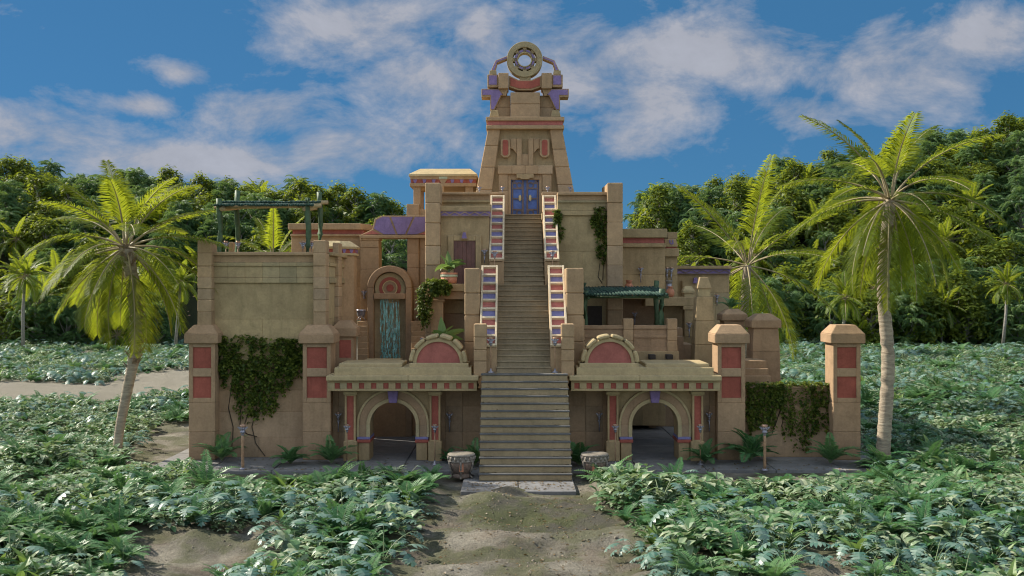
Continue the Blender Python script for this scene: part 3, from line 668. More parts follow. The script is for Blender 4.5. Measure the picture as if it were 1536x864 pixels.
part(f, 'green_plate', MB().pb(658.5, 671, 264.9, 268, d + 0.03, 0.1), 'glaze', 0)
part(t, 'beam', MB().pb(614.5, 714.5, 274.5, 279.7, d + 0.06, 4.0), 'block', 0.015)
for p0, p1, dd in ((620, 631, d + .2), (698, 710, d + .2), (627, 635, d + 3.2), (696, 704, d + 3.2)): part(t, 'column', MB().pb(p0, p1, 279.6, 325, dd, 0.5), 'block', 0.015)
part(t, 'plinth', MB().pb(610, 628.5, 306, 330, d - 0.3, 1.0), 'block', 0.02); part(t, 'rail', MB().pb(628.6, 660, 314, 330, d - 0.1, 0.6), 'block', 0.02)
part(t, 'base', MB().pb(612, 660, 324, 420, d + .3, 4.0), 'brown', 0)

# ---------------- tower
d = 63.5; TA = 787.6
t = thing('temple_tower', 'tapering stone tower with a blue double door and a ring crest on top', 'tower', (X(TA, d), d + 3, Z3))
part(t, 'wall', MB().pprism([(712, 322), (734, 192), (842, 192), (864, 322)], d, 7.5), 'tan', 0.03)
def tm(pts): return [(2 * TA - a, b) for a, b in pts]
for s in (1, -1):
    w = MB(); rows = (193, 218.5, 251, 285, 323) if s > 0 else (193, 224, 250.5, 277, 323)
    for a, b in zip(rows, rows[1:]):
        fo = lambda q: 731.2 - (q - 197) / 89.6 * 17.0; fi = lambda q: 750.4 - (q - 194) / 93 * 12.6
        pts = [(fo(a), a), (fi(a), a), (fi(b - .2), b - .2), (fo(b - .2), b - .2)]
        w.pprism(pts if s > 0 else tm(pts), d - 0.3, 1.5)
    part(t, 'corner_pier', w, 'block', 0.04)
cn = part(t, 'cornice', MB().pb(728.8, 846.7, 175, 181, d - 0.55, 8.6), 'block', 0.03)
part(t, 'red_band', MB().pb(731.5, 844, 181, 187.6, d - 0.4, 8.2), 'pink', 0.01)
part(t, 'moulding', MB().pb(729.2, 846.3, 187.6, 193.4, d - 0.52, 8.5), 'block', 0.03)
w = MB()
for a, b in ((746.7, 768), (768, 788), (788, 807), (807, 829)): w.pb(a, b - .15, 248, 260.8, d - 0.45, 0.6)
part(t, 'lintel', w, 'block', 0.02)
for s in (1, -1):
    f = (lambda p: p) if s > 0 else (lambda p: 2 * TA - p)
    w = MB()
    for a, b in ((260.9, 286), (286, 323)): pbm(w, f, 748, 761.7, a, b - .15, d - 0.35, 0.5)
    pbm(w, f, 761.8, 766.4, 260.9, 323, d - 0.25, 0.4); part(t, 'door_post', w, 'block', 0.02)
part(t, 'door_head', MB().pb(766.4, 808.8, 260.9, 269.5, d - 0.24, 0.4), 'block', 0.015)
part(t, 'bracket', MB().pprism([(774.8, 260.9), (800.6, 260.9), (800.6, 266.8), (795, 266.8), (793, 268.8), (782, 268.8), (780, 266.8), (774.8, 266.8)], d - 0.5, 0.5), 'tan', 0.015)
for s in (1, -1):
    f = (lambda p: p) if s > 0 else (lambda p: 2 * TA - p)
    dr = part(t, 'door', pbm(MB(), f, 766.5, 787.4, 269.5, 323, d - 0.1, 0.15), 'doorblue', 0)
    w = MB()
    for p0, p1, q0, q1 in ((767.6, 769.9, 271, 323), (783, 785.6, 270, 323), (769.9, 783, 281.6, 283.8), (769.9, 783, 297, 299), (769.9, 783, 313.2, 315.4), (769.9, 776, 273.6, 275.8), (768, 773, 270.6, 272.8)):
        pbm(w, f, p0, p1, q0, q1, d - 0.15, 0.08)
    kk = (d - .15) / F
    for q in (278, 319): w.ringseg(X(f(779.2), d - .15), Z(q, d - .15), 3.1 * kk, 4.9 * kk, 0, 360, d - 0.16, d - 0.07, 16)
    part(dr, 'ironwork', w, 'bronze', 0)
    part(dr, 'handle', MB().pprism([(f(778), 294), (f(780), 292), (f(782), 294), (f(782), 300), (f(780), 302), (f(778), 300)], d - 0.2, 0.12), 'gold', 0.01)
for s in (1, -1):
    f = (lambda p: p) if s > 0 else (lambda p: 2 * TA - p)
    P = lambda pts: [(f(a), b) for a, b in pts]
    part(t, 'relief', MB().pb(*sorted((f(775.3), f(782.6))), 207.6, 247.9, d - 0.28, 0.4), 'block', 0.02)
    part(t, 'relief', MB().pprism(P([(765.6, 207.8), (775.2, 207.8), (775.2, 231), (769, 223), (765.6, 223)]), d - 0.22, 0.3), 'block', 0.02)
    sh = part(t, 'shield', MB().pprism(P([(753.5, 208.2), (762.5, 208.2), (765.5, 211), (765.5, 232), (761.5, 236.2), (755, 236.2), (751, 232), (751, 211)]), d - 0.34, 0.4), 'block', 0.02)
    part(sh, 'red_panel', MB().pprism(P([(755.5, 209.8), (760.5, 209.8), (762.3, 212), (762.3, 230.5), (760, 233), (756, 233), (754, 230.5), (754, 212)]), d - 0.37, 0.1), 'red', 0)
part(t, 'relief', MB().pb(782.7, 792.5, 231, 247.8, d - 0.2, 0.3), 'block', 0.02)
# crown of the tower
d = 64.4
w = MB(); w.pb(765.6, 810, 138.3, 156, d, 5); w.pb(765.6, 810, 156.1, 176, d, 5); part(t, 'top_block', w, 'block', 0.04)
w = MB()
for f in ((lambda a: a), (lambda a: 2 * TA - a)):
    w.pprism([(f(a), b) for a, b in ((752, 143.2), (765.4, 143.2), (765.4, 161), (744, 161))], d + 0.5, 4)
    w.pprism([(f(a), b) for a, b in ((744, 161.1), (765.4, 161.1), (765.4, 176), (739.5, 176))], d + 0.5, 4)
part(t, 'shoulder', w, 'block', 0.03)
cr = thing('tower_crest', 'ring crest with violet arms and a curved red beam, on top of the tower', 'crest', (X(TA, d), d + .5, Z(175, d)))
for f in ((lambda a: a), (lambda a: 2 * TA - a)):
    P = lambda pts: [(f(a), b) for a, b in pts]
    part(cr, 'horn', MB().pprism(P([(734, 175), (736.5, 165), (746.5, 165), (749, 175)]), d - 0.2, 1.2), 'olive', 0.02)
    br = part(cr, 'bracket', MB().pprism(P([(722, 133), (748.6, 133), (756, 143), (752, 143.2), (741.3, 165), (735.2, 165), (735.2, 145.6), (722, 145.6)]), d + 0.1, 1.1), 'block', 0.02)
    part(br, 'violet_panel', MB().pprism(P([(723.6, 134.4), (748, 134.4), (753.8, 142), (751, 142.4), (740.6, 163.8), (736.8, 163.8), (736.8, 142.2), (723.6, 142.2)]), d + 0.05, 0.2), 'purple', 0)
    bx = part(cr, 'side_box', MB().pb(*sorted((f(731), f(747.2))), 111.6, 130.7, d - 0.05, 1.3), 'block', 0.03)
    part(bx, 'violet_panel', MB().pb(*sorted((f(733.3), f(745.2))), 113.2, 126.8, d - 0.09, 0.2), 'purple', 0)
    part(bx, 'cap', MB().pb(*sorted((f(734), f(744.6))), 105.6, 111.5, d + 0.05, 1.0), 'olive', 0.02)
    part(cr, 'block', MB().pb(*sorted((f(747.4), f(762.8))), 109.2, 132.6, d - 0.2, 1.5), 'block', 0.03)
    part(cr, 'neck', MB().pprism(P([(748.5, 132.7), (762, 132.7), (759, 143.5), (754, 143.5)]), d + 0.1, 1.0), 'block', 0.02)
    am = MB()
    for pts in (P([(760.8, 83.7), (743.4, 90.5), (745.9, 94.8), (760.8, 88.6)]), P([(743.4, 90.5), (736.5, 105.6), (743, 105.6), (745.9, 94.8)])): am.pprism(pts, d + 0.25, 0.55)
    ar = part(cr, 'arm', am, 'block', 0.015)
    am = MB()
    for pts in (P([(760, 85.2), (744.2, 91.4), (745.1, 93.2), (760, 87.2)]), P([(744.2, 91.4), (738.2, 105), (741.4, 105), (745.1, 93.2)])): am.pprism(pts, d + 0.21, 0.1)
    part(ar, 'violet_panel', am, 'purple', 0)
bm = part(cr, 'beam', MB().pprism([(763, 113), (777.8, 119.7), (797.4, 119.7), (812.2, 113), (812.2, 130.2), (797.4, 135.4), (777.8, 135.4), (763, 130.2)], d + 0.05, 1.0), 'block', 0.02)
part(bm, 'red_panel', MB().pprism([(765.5, 116), (777.8, 121.5), (797.4, 121.5), (809.7, 116), (809.7, 128), (797, 132.6), (778.2, 132.6), (765.5, 128)], d + 0.0, 0.2), 'red', 0)
kk = d / F; cx, cz = X(TA - .5, d), Z(88.2, d)
rg = part(cr, 'ring', MB().ringseg(cx, cz, 18.2 * kk, 26.8 * kk, 0, 360, d + 0.1, d + 0.95, 48), 'olive', 0.02)
part(rg, 'inner_ring', MB().ringseg(cx, cz, 10 * kk, 11.3 * kk, 0, 360, d + 0.15, d + 0.8, 32), 'trim', 0.01)
part(rg, 'inner_ring', MB().ringseg(cx, cz, 11.35 * kk, 15.6 * kk, 0, 360, d + 0.22, d + 0.75, 36), 'olive', 0.01)
for i in range(8):
    a = 22.5 + i * 45
    part(rg, 'spoke', MB().ringseg(cx, cz, 15.6 * kk, 18.4 * kk, a + 13, a + 32, d + 0.2, d + 0.8, 3), 'olive', 0.01)
    part(rg, 'violet_plate', MB().ringseg(cx, cz, 12.2 * kk, 14.8 * kk, a - 13, a + 13, d + 0.19, d + 0.3, 4), 'purple', 0)
    part(rg, 'dark_plate', MB().ringseg(cx, cz, 12.2 * kk, 14.8 * kk, a + 17, a + 28, d + 0.19, d + 0.3, 2), 'bronze', 0)
part(cr, 'foot', MB().pb(779.5, 796, 114, 120, d + 0.2, 0.8), 'olive', 0.02)

# ---------------- right-hand rear buildings
d = 62.0
t = thing('rear_building', 'flat-roofed stone building with a red band, right of the main block above the bamboo canopy', 'building', (X(966, d), d, 0))
w = MB(); wall(w, 930, 998, (370.5, 412, 450, 520, gy(64)), d, 6, 1); part(t, 'wall', w, 'tan', 0.02)
part(t, 'cornice', MB().pb(930, 1001, 343, 356.5, d - 0.35, 6.6), 'olive', 0.03); part(t, 'red_band', MB().pb(930, 996.3, 356.5, 364.8, d - 0.05, 6), 'pink', 0.01)
part(t, 'moulding', MB().pb(930, 998.5, 364.8, 370.6, d - 0.2, 6.3), 'tan', 0.02)
t = thing('stepped_annex', 'narrow annex with tapered cap and violet emblem, between the two right rear buildings', 'building', (X(1007, 62.6), 62.6, 0))
d = 62.6
w = MB(); wall(w, 998.2, 1016, (385, 414.5, 450, 520), d, 4, 1); part(t, 'wall', w, 'tan', 0.02); part(t, 'block_course', MB().pb(997.6, 1018.7, 372.5, 384.9, d - 0.25, 4.4), 'tan', 0.025)
part(t, 'red_band', MB().pb(998, 1015.5, 370.2, 372.5, d - 0.1, 4), 'red', 0); part(t, 'cap', MB().pprism([(996.6, 358.6), (1014, 358.6), (1017.5, 370.2), (996.6, 370.2)], d - 0.2, 4.2), 'tan', 0.02)
e = MB(); kk = d / F; e.ringseg(X(1007, d), Z(364, d), 1.3 * kk, 3.0 * kk, 180, 360, d - 0.25, d - 0.1, 8); e.pb(1004, 1005.7, 359.5, 364, d - 0.25, .15); e.pb(1008.3, 1010, 359.5, 364, d - 0.25, .15); part(t, 'emblem', e, 'purple', 0)
part(t, 'back_cornice', MB().pb(1001.5, 1016, 348, 358.4, d + 1.5, 3.5), 'tan', 0.02)
d = 66.0
t = thing('rear_building', 'low plain building with a violet zigzag band, right-hand end of the temple', 'building', (X(1055, d), d, 0))
w = MB(); wall(w, 1012, 1094, (411, 439, 480, 545), d, 5, 2); part(t, 'wall', w, 'tan', 0.02)
part(t, 'coping', MB().pb(1012, 1097.5, 398.6, 403.2, d - 0.3, 5.6), 'tan', 0.02); f = part(t, 'frieze', MB().pb(1012, 1095.5, 403, 411.1, d - 0.12, 5.2), 'purple', 0)
zigzag(f, 1012, 1095.4, 405, 409, d - 0.17, 10, 'bronze')
part(t, 'side_pier', MB().pb(1023.5, 1026, 421, 446, d - .3, .3), 'tan', 0.01); part(t, 'violet_shield', MB().pprism([(1041, 417), (1045, 416), (1047, 420), (1046, 425), (1040, 425)], d - .2, .25), 'purple', 0.01)

d = 59.6
t = thing('upper_terrace', 'stone terrace slab on a column, with clay pots, right of the bamboo canopy', 'terrace', (X(1005, d), d, Z1))
part(t, 'beam', MB().pb(968, 1042, 445.6, 459, d, 2.3), 'tan', 0.02); part(t, 'slab', MB().pb(930, 968, 445.4, 448.5, d + .02, 2.3), 'tan', 0.02)
part(t, 'recess_wall', MB().pb(930, 1000, 448, 530, d + 1.6, .4), 'brown', 0); part(t, 'wall', MB().pb(996, 1040, 459, 560, d + 1.2, .4), 'tan', 0.02)
part(t, 'column', MB().pb(1027, 1039, 464.5, 505, d + 0.05, .8), 'tan', 0.02); part(t, 'capital', MB().pb(1025, 1041, 459.1, 464.6, d - 0.02, 1.0), 'tan', 0.02)
w = MB(); w.pb(1012, 1024, 492, 560, 57.0, 2.4); w.pb(1016, 1025.5, 504.6, 560, 56.4, 3); w.pb(1024, 1040, 516.7, 560, 56.7, 2.5); part(t, 'stepped_base', w, 'brown', 0.025)
t = thing('terrace_post', 'small post with pyramid cap on the upper right terrace, behind the obelisk', 'post', (X(1033, 60.2), 60.2, 8))
part(t, 'shaft', MB().pb(1026.5, 1040, 439.5, 446, 60.2, .5), 'trim', .01); x0, x1, dd = X(1024.5, 60.1), X(1042, 60.1), 60.1
w = MB().box(x0, x1, dd, dd + .7, Z(439.5, dd), Z(436, dd)); w.frustum((x0, x1, dd, dd + .7), (x0 + .16, x1 - .16, dd + .16, dd + .54), Z(436, dd) + .001, Z(429, dd)); part(t, 'cap', w, 'trim', .012)

d = 54.5
t = thing('balcony', 'stone balcony with square posts and two dark spouts under the bamboo canopy', 'balcony', (X(945, d), d, Z1))
for p0, p1 in ((871, 877), (935, 950.2), (1001, 1016)):
    w = MB(); stack(w, p0, p1, (478, 494.8, 511, 527), d - .1, .55); part(t, 'post', w, 'block', 0.025)
for p0, p1 in ((877.2, 934.8), (950.4, 1000.8)):
    part(t, 'coping', MB().pb(p0, p1, 488, 493.5, d, .35), 'brown', 0.015)
    w = MB(); w.pb(p0, p1, 493.6, 501.5, d + .08, .25); wall(w, p0, p1, (506.5, 520), d + .1, .25, 2); part(t, 'panel', w, 'brown', 0.01)
    w = MB(); w.pb(p0, p1, 501.5, 506.6, d + .02, .3); w.pb(p0, p1, 520, 527, d + .02, .3); part(t, 'moulding', w, 'brown', 0.01)
part(t, 'beam', MB().pb(868, 1018.8, 527, 542.5, d - .15, .6), 'tan', 0.02)
part(t, 'floor', MB().box(X(865, d), X(1019, d), d + .45, 58.4, 4.9, 5.5), 'brown', 0)
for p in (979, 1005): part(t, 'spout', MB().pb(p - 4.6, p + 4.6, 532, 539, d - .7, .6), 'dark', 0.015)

d = 55.0
t = thing('obelisk', 'slender stone obelisk with stepped pointed cap behind the right gate', 'obelisk', (X(1056, d), d, 3))
w = MB()
cx = X(1058, d); rows = ((572, 17.2), (517, 15.4), (481.5, 14.0), (445, 12.0))
for (a, ra), (b, rb) in zip(rows, rows[1:]):
    ra *= d / F; rb *= d / F; w.frustum((cx - ra, cx + ra, d + .6 - ra, d + .6 + ra), (cx - rb, cx + rb, d + .6 - rb, d + .6 + rb), Z(a, d), Z(b + .15, d))
part(t, 'shaft', w, 'tan', 0.03)
r = 9 * d / F; part(t, 'neck', MB().box(cx - r, cx + r, d + .6 - r, d + .6 + r, Z(445, d), Z(433, d)), 'trim', 0.015)
r = 11 * d / F; r2 = 6 * d / F; part(t, 'cap', MB().frustum((cx - r, cx + r, d + .6 - r, d + .6 + r), (cx - r2, cx + r2, d + .6 - r2, d + .6 + r2), Z(433, d), Z(415.5, d)), 'tan', 0.02)

def cap_pillar(label, p0, p1, q_top, q_slope, q_band, q_base, d, flare, mat='brown'):
    x0, x1 = X(p0, d), X(p1, d); w_ = x1 - x0; o = .14
    t = thing('capped_pillar', label, 'pillar', ((x0 + x1) / 2, d + w_ / 2, 0))
    w = MB(); zt = Z(q_band, d); zm = Z(q_base, d) * .45 + zt * .55; f = flare
    w.frustum((x0 - f, x1 + f, d - f, d + w_ + f), (x0 - f * .45, x1 + f * .45, d - f * .45, d + w_ + f * .45), 0 if q_base > 560 else Z(q_base, d), zm); w.frustum((x0 - f * .45, x1 + f * .45, d - f * .45, d + w_ + f * .45), (x0, x1, d, d + w_), zm + .004, zt)
    part(t, 'shaft', w, mat, 0.025)
    c = MB().box(x0 - o, x1 + o, d - o, d + w_ + o, zt, Z(q_slope, d)); i = .42
    c.frustum((x0 - o, x1 + o, d - o, d + w_ + o), (x0 + i - o, x1 - i + o, d + i - o, d + w_ - i + o), Z(q_slope, d) + .002, Z(q_top, d)); part(t, 'capital', c, mat, 0.03)
cap_pillar('darker capped pillar standing just behind the right gate pillar, with a leafy plant on it', 1086, 1117, 463.5, 471.6, 481, 560, 57.5, .05)
cap_pillar('broad tapering capped pillar beside small steps, behind the low ivy wall', 1130.5, 1167.5, 471, 480.4, 492, 570, 55.5, .16)
t = thing('garden_steps', 'three plain stone steps beside the broad tapering pillar', 'steps', (X(1135, 53.5), 53.5, 0))
for i, (q, p) in enumerate(((541, 1149.5), (553, 1153), (564, 1156.5))): part(t, 'step', MB().pb(1112, p, q, gy(53.6 - .35 * i), 53.6 - .35 * i, 1.0 if i else 2.5), 'brown', 0.025)
d = 52.1
t = thing('garden_wall', 'low stone wall hung with ivy between the two right-hand red panel pillars', 'wall', (X(1182, d), d, 0))
w = MB(); wall(w, 1116, 1251, (583, 606, 647, gy(d)), d, .6, 1); part(t, 'masonry', w, 'brown', 0.02); part(t, 'coping', MB().pb(1116, 1251, 579.5, 583.1, d - .08, .76), 'brown', 0.02)
# ================================================================== SMALL FURNISHINGS
def torch_head(root, x, y, z, s, wings=True):
    """z is the bottom of the head"""
    p = lambda a: [(r * s, z + h * s) for r, h in a]
    hd = part(root, 'head', MB().lathe(p([(.05, 0), (.10, .10), (.07, .16), (.15, .2), (.16, .26), (.09, .31), (.12, .38), (.14, .52)]), x, y, 12), 'iron', 0)
    part(hd, 'crown', MB().lathe(p([(.13, .5), (.165, .52), (.165, .64), (.13, .645), (.12, .56)]), x, y, 12), 'copper', 0)
    if wings:
        w = MB()
        for i in range(4):
            a = PI / 4 * 0 + i * PI / 2; c, q = math.cos(a), math.sin(a); n_ = (-q * .012, c * .012)
            pr = [(.10, .3), (.30, .5), (.26, .54), (.12, .5)]
            vs = [(x + (c * r + n_[0]) * s, y + (q * r + n_[1]) * s, z + h * s) for r, h in pr] + [(x + (c * r - n_[0]) * s, y + (q * r - n_[1]) * s, z + h * s) for r, h in pr]
            w.add(vs, [(0, 1, 2, 3), (7, 6, 5, 4), (0, 4, 5, 1), (1, 5, 6, 2), (2, 6, 7, 3), (3, 7, 4, 0)])
        part(hd, 'fins', w, 'iron', 0)
def stand_torch(px, qtop, d, zbase, label, s=0.62, group=None, bamboo=False):
    x = X(px, d); zt = Z(qtop, d); zh = zt - 0.645 * s
    t = thing('standing_torch', label, 'torch', (x, d, zbase), group)
    if bamboo:
        pts = [(x + .012 * (i % 2), d, zbase + (zh - zbase + .05) * i / 6) for i in range(7)]
        part(t, 'pole', MB().tube(pts, [.065 + .008 * (i % 2) for i in range(7)], 8), 'pole', 0)
    else:
        part(t, 'pole', MB().tube([(x, d, zbase), (x, d, zh + .05)], .028, 6), 'pole' if s > .6 else 'iron', 0)
    part(t, 'foot', MB().lathe([(.17, zbase), (.16, zbase + .03), (.05, zbase + .09), (.035, zbase + .2)], x, d, 10), 'iron', 0)
    torch_head(t, x, d, zh, s)
stand_torch(364, 637, 48.6, 0.0, 'bamboo pole torch standing in front of the ivy on the tall left wall', .86, None, True)
stand_torch(1147, 637, 48.3, 0.0, 'bamboo pole torch standing in front of the low ivy wall on the right', .86, None, True)
for px, lb in ((520.5, 'standing torch before the left pilaster of the left gate'), (652.3, 'standing torch before the right pilaster of the left gate, near the drum'),
               (923, 'standing torch before the left pilaster of the right gate'), (1050.5, 'standing torch before the right pilaster of the right gate')):
    stand_torch(px, 636.5, 49.9 if px != 923 else 49.6, 0.0, lb)
for px, d, q, z, lb in ((736.3, 50.25, 506, Z1, 'standing torch at the foot of the middle steps, by the left striped railing'), (832.5, 50.25, 506, Z1, 'standing torch at the foot of the middle steps, by the right striped railing'),
                  (742, 55.6, 376, Z2, 'standing torch at the foot of the upper steps, by the left striped railing'), (828.7, 55.6, 376, Z2, 'standing torch at the foot of the upper steps, by the right striped railing')):
    stand_torch(px, q, d, z, lb, .66)
for px, lb in ((719, 'torch head over the parapet at the left corner of the tower'), (753.5, 'torch head over the parapet just left of the blue door'),
               (821.5, 'torch head over the parapet just right of the blue door'), (855.5, 'torch head over the parapet at the right corner of the tower')):
    stand_torch(px, 279.3, 61.2, Z3, lb, .5)
for px, d, lb in ((339, 54, 'leftmost torch under the roof terrace bamboo shelter'), (357, 55, 'second torch under the bamboo shelter, beside its rear left post'),
                  (454.3, 54, 'torch left of the front right post of the bamboo shelter'), (467.5, 54.4, 'torch right of the front right post of the bamboo shelter, by the pilaster')):
    stand_torch(px, 361.5, d, 9.8, lb, .66)
stand_torch(634, 505.5, 53.6, Z1 + .1, 'torch head peeping over the left half-round crest', .5)
def wall_torch(px, qtop, qbot, d, label, s=.6):
    x = X(px, d); zt = Z(qtop, d); zb = Z(qbot, d); y = d - .22
    t = thing('wall_torch', label, 'torch', (x, d, zb))
    zh = zt - .645 * s
    part(t, 'rod', MB().tube([(x, y, zb), (x, y, zh + .03)], .03, 6), 'iron', 0)
    part(t, 'bracket', MB().box(x - .05, x + .05, y, d + .02, zh - .12, zh - .04), 'iron', 0.005)
    torch_head(t, x, y, zh, s)
G = 51.9
for a in ((508.5, 617.5, 647, G, 'wall torch on the recessed wall left of the left arch'), (674.7, 617.5, 647, G, 'wall torch on the recessed wall between the left arch and the lower steps'),
          (898.4, 617, 646, G, 'wall torch on the recessed wall between the lower steps and the right arch'), (1062.7, 617, 646, G, 'wall torch on the recessed wall right of the right arch'),
          (547, 435, 446, 60.4, 'wall torch on the pier left of the waterfall niche'), (727, 373.5, 395, 56.9, 'wall torch right of the brown plank door'),
          (960.5, 400.5, 424, 62.0, 'wall torch above the bamboo canopy on the red-banded right building'), (999.7, 401, 421, 62.55, 'left wall torch of the pair above the clay pot'), (1006.3, 401, 421, 62.55, 'right wall torch of the pair above the clay pot'),
          (1032.8, 483, 506, 59.6, 'wall torch on the column under the upper right terrace'), (951.5, 467, 490, 61.1, 'wall torch in the shade under the bamboo canopy'),
          (1074.5, 441, 458, 66, 'wall torch on the zigzag-banded building, right of the obelisk'), (995, 605.5, 626, 63.55, 'wall torch on the courtyard wall seen through the right arch')):
    wall_torch(*a)

def drum(px, qf, label):
    d = ground_d(qf); x = X(px, d); t = thing('ceremonial_drum', label, 'drum', (x, d, 0))
    part(t, 'body', MB().lathe([(.36, .2), (.42, .26), (.52, .45), (.57, .62), (.58, .76)], x, d, 24), 'drumwood', 0)
    part(t, 'foot', MB().lathe([(.42, 0.012), (.46, .05), (.44, .17), (.37, .22)], x, d, 24), 'drumwood', 0)
    b = MB().lathe([(.60, .74), (.625, .77), (.625, .8), (.60, .82), (.60, 1.0), (.63, 1.02), (.625, 1.07), (.6, 1.09)], x, d, 24)
    for i in range(16):
        a = 2 * PI * i / 16; c, q = math.cos(a), math.sin(a)
        b.lathe([(.0, .83), (.055, .835), (.055, .985), (.0, .99)], x + c * .605, d + q * .605, 6)
    part(t, 'carved_band', b, 'drumband', 0); part(t, 'skin', MB().lathe([(.6, 1.085), (.59, 1.1), (.3, 1.095)], x, d, 24), 'hide', 0)
    for i in range(6):
        a = 2 * PI * i / 6 + PI / 6; c, q = math.cos(a), math.sin(a)
        part(t, 'strap', MB().tube([(x + c * r, d + q * r, z) for r, z in ((.61, .78), (.6, .6), (.545, .42), (.45, .24), (.47, .1), (.6, .03))], .045, 6), 'drumband', 0)
    a = -PI / 2; part(t, 'red_mark', MB().pb(px - 3.2, px + 3.2, qf - 21, qf - 8, d - .565, .1), 'terra', 0)
drum(692, 716, 'carved round drum left of the foot of the lower steps'); drum(892, 716, 'carved round drum half hidden by leaves, right of the foot of the lower steps')

def pot(px, qtop, qbot, d, rmax, label, mats=('terra', 'terra'), neck=.5, name='clay_pot'):
    x = X(px, d); z0 = Z(qbot, d); h = (qbot - qtop) * d / F; t = thing(name, label, 'pot', (x, d, z0))
    part(t, 'body', MB().lathe([(rmax * .62, z0), (rmax * .95, z0 + h * .25), (rmax, z0 + h * .45), (rmax * .8, z0 + h * .68), (rmax * neck, z0 + h * .8)], x, d, 18), mats[0], 0)
    part(t, 'rim', MB().lathe([(rmax * neck, z0 + h * .8), (rmax * neck * 1.05, z0 + h * .9), (rmax * neck * 1.35, z0 + h * .97), (rmax * neck * 1.3, z0 + h)], x, d, 18), mats[1], 0)
    return t
pot(943.5, 420, 445.4, 60.0, .30, 'round terracotta pot half hidden behind the bamboo canopy roof')
pot(1005.5, 429.5, 445.6, 60.2, .25, 'terracotta jar with narrow neck at the right end of the bamboo canopy')
pot(1003.3, 420.5, 445.6, 60.9, .2, 'grey lidded urn just behind the terracotta jar', ('iron', 'drumband'), .9, 'stone_urn')
d = 55.6; x = X(673.5, d); z0 = Z(425.6, d)
t = thing('flower_pot', 'terracotta planter with pale green band, holding a broad-leaved plant on the ledge', 'pot', (x, d, z0))
part(t, 'body', MB().lathe([(.36, z0), (.42, z0 + .05), (.45, z0 + .36)], x, d, 22), 'terra', 0); part(t, 'band', MB().lathe([(.46, z0 + .36), (.475, z0 + .38), (.475, z0 + .47), (.46, z0 + .49)], x, d, 22), 'glaze', 0)
part(t, 'rim', MB().lathe([(.45, z0 + .49), (.47, z0 + .5), (.47, z0 + .6), (.43, z0 + .6), (.42, z0 + .54)], x, d, 22), 'terra', 0); POT = (x, d, z0 + .55)
d = 59.25; x = X(541.5, d); z0 = Z(482, 59) + .01
t = thing('brazier', 'dark iron brazier on a tripod, left of the waterfall niche', 'brazier', (x, d, z0))
part(t, 'bowl', MB().lathe([(.08, z0 + .2), (.2, z0 + .27), (.25, z0 + .42), (.24, z0 + .52), (.29, z0 + .56), (.29, z0 + .66), (.24, z0 + .66)], x, d, 14), 'iron', 0)
for i in range(3): a = i * 2.094 + .5; part(t, 'leg', MB().tube([(x + .1 * math.cos(a), d + .1 * math.sin(a), z0 + .26), (x + .3 * math.cos(a), d + .3 * math.sin(a), z0 + .02)], .03, 6), 'iron', 0)
for px, q, w_, lb in ((693.5, 737, 1.0, 'pale broken paving slab below the left drum'), (912, 741, .8, 'pale broken paving slab below the right drum'), (748, 742, .5, 'small flat stone before the front paving slabs')):
    dd = ground_d(q); xx = X(px, dd); solo('loose_slab', MB().box(-w_ / 2, w_ / 2, -.2, .25, -.1, .07), 'trim', lb, 'slab', bevel=.02, loc=(xx, dd, 0))

# ================================================================== GROUND
def smooth(a, b, v):
    t = min(1, max(0, (v - a) / (b - a))); return t * t * (3 - 2 * t)
HX = [-400, -130, -100, -60, -22, 0, 22, 63, 100, 140, 400]; HZ = [26, 26, 25, 22, 18, 15, 18, 27, 33, 37, 40]
def hill(x, y):
    sx = x * 200.0 / max(150.0, y); hz = float(np.interp(sx, HX, HZ))
    return hz * smooth(146, 208, y)
def height(x, y):
    n1 = noise.noise(Vector((x * .16, y * .16, 1.7))); n2 = noise.noise(Vector((x * .55, y * .55, 4.2))); n3 = noise.noise(Vector((x * 1.6, y * 1.6, 8.0)))
    base = 0.32 * n1 + 0.24 * n2 + 0.11 * n3
    near = 1 + .4 * smooth(43, 36, y)
    base *= near
    # the trodden path dips, with a mound across it
    base += 0.35 * math.exp(-((y - 35.2) / 1.3) ** 2 - ((x - 1.6) / 2.6) ** 2) - 0.25 * math.exp(-((y - 38.5) / 2.2) ** 2 - ((x - 1.0) / 3.2) ** 2) + .25 * math.exp(-((y - 41.6) / 1.0) ** 2 - ((x + .9) / 1.1) ** 2)
    inside = smooth(-20.5, -17.4, x) * smooth(21.5, 19.0, x) * smooth(44.5, 47.6, y) * smooth(84, 78, y)
    ctr = smooth(-4.2, -2.6, x) * smooth(4.6, 3.0, x) * smooth(41.6, 43.0, y) * smooth(84, 78, y)
    k = max(inside, ctr)
    base = base * (1 - k) - 0.16 * k + .34 * math.exp(-((x + .15) / .85) ** 2 - ((y - 43.55) / .55) ** 2)
    if y > 70: base += .5 * noise.noise(Vector((x * .03, y * .03, 2))) * smooth(70, 100, y)
    return base + hill(x, y)
def axis(parts):
    out = []
    for a, b, s in parts:
        n = max(1, int(round((b - a) / s))); out += [a + (b - a) * i / n for i in range(n)]
    out.append(parts[-1][1]); return out
xs = axis([(-900, -300, 60), (-300, -120, 12), (-120, -36, 3), (-36, -20, .7), (-20, 20, .28), (20, 36, .7), (36, 120, 3), (120, 300, 12), (300, 900, 60)])
ys = axis([(-60, 24, 12), (24, 48.6, .28), (48.6, 62, .7), (62, 140, 2.2), (140, 220, 4), (220, 700, 60), (700, 1500, 200)])
gv = [(x, y, height(x, y)) for y in ys for x in xs]; nx = len(xs)
gf = [(j * nx + i, j * nx + i + 1, (j + 1) * nx + i + 1, (j + 1) * nx + i) for j in range(len(ys) - 1) for i in range(nx - 1)]
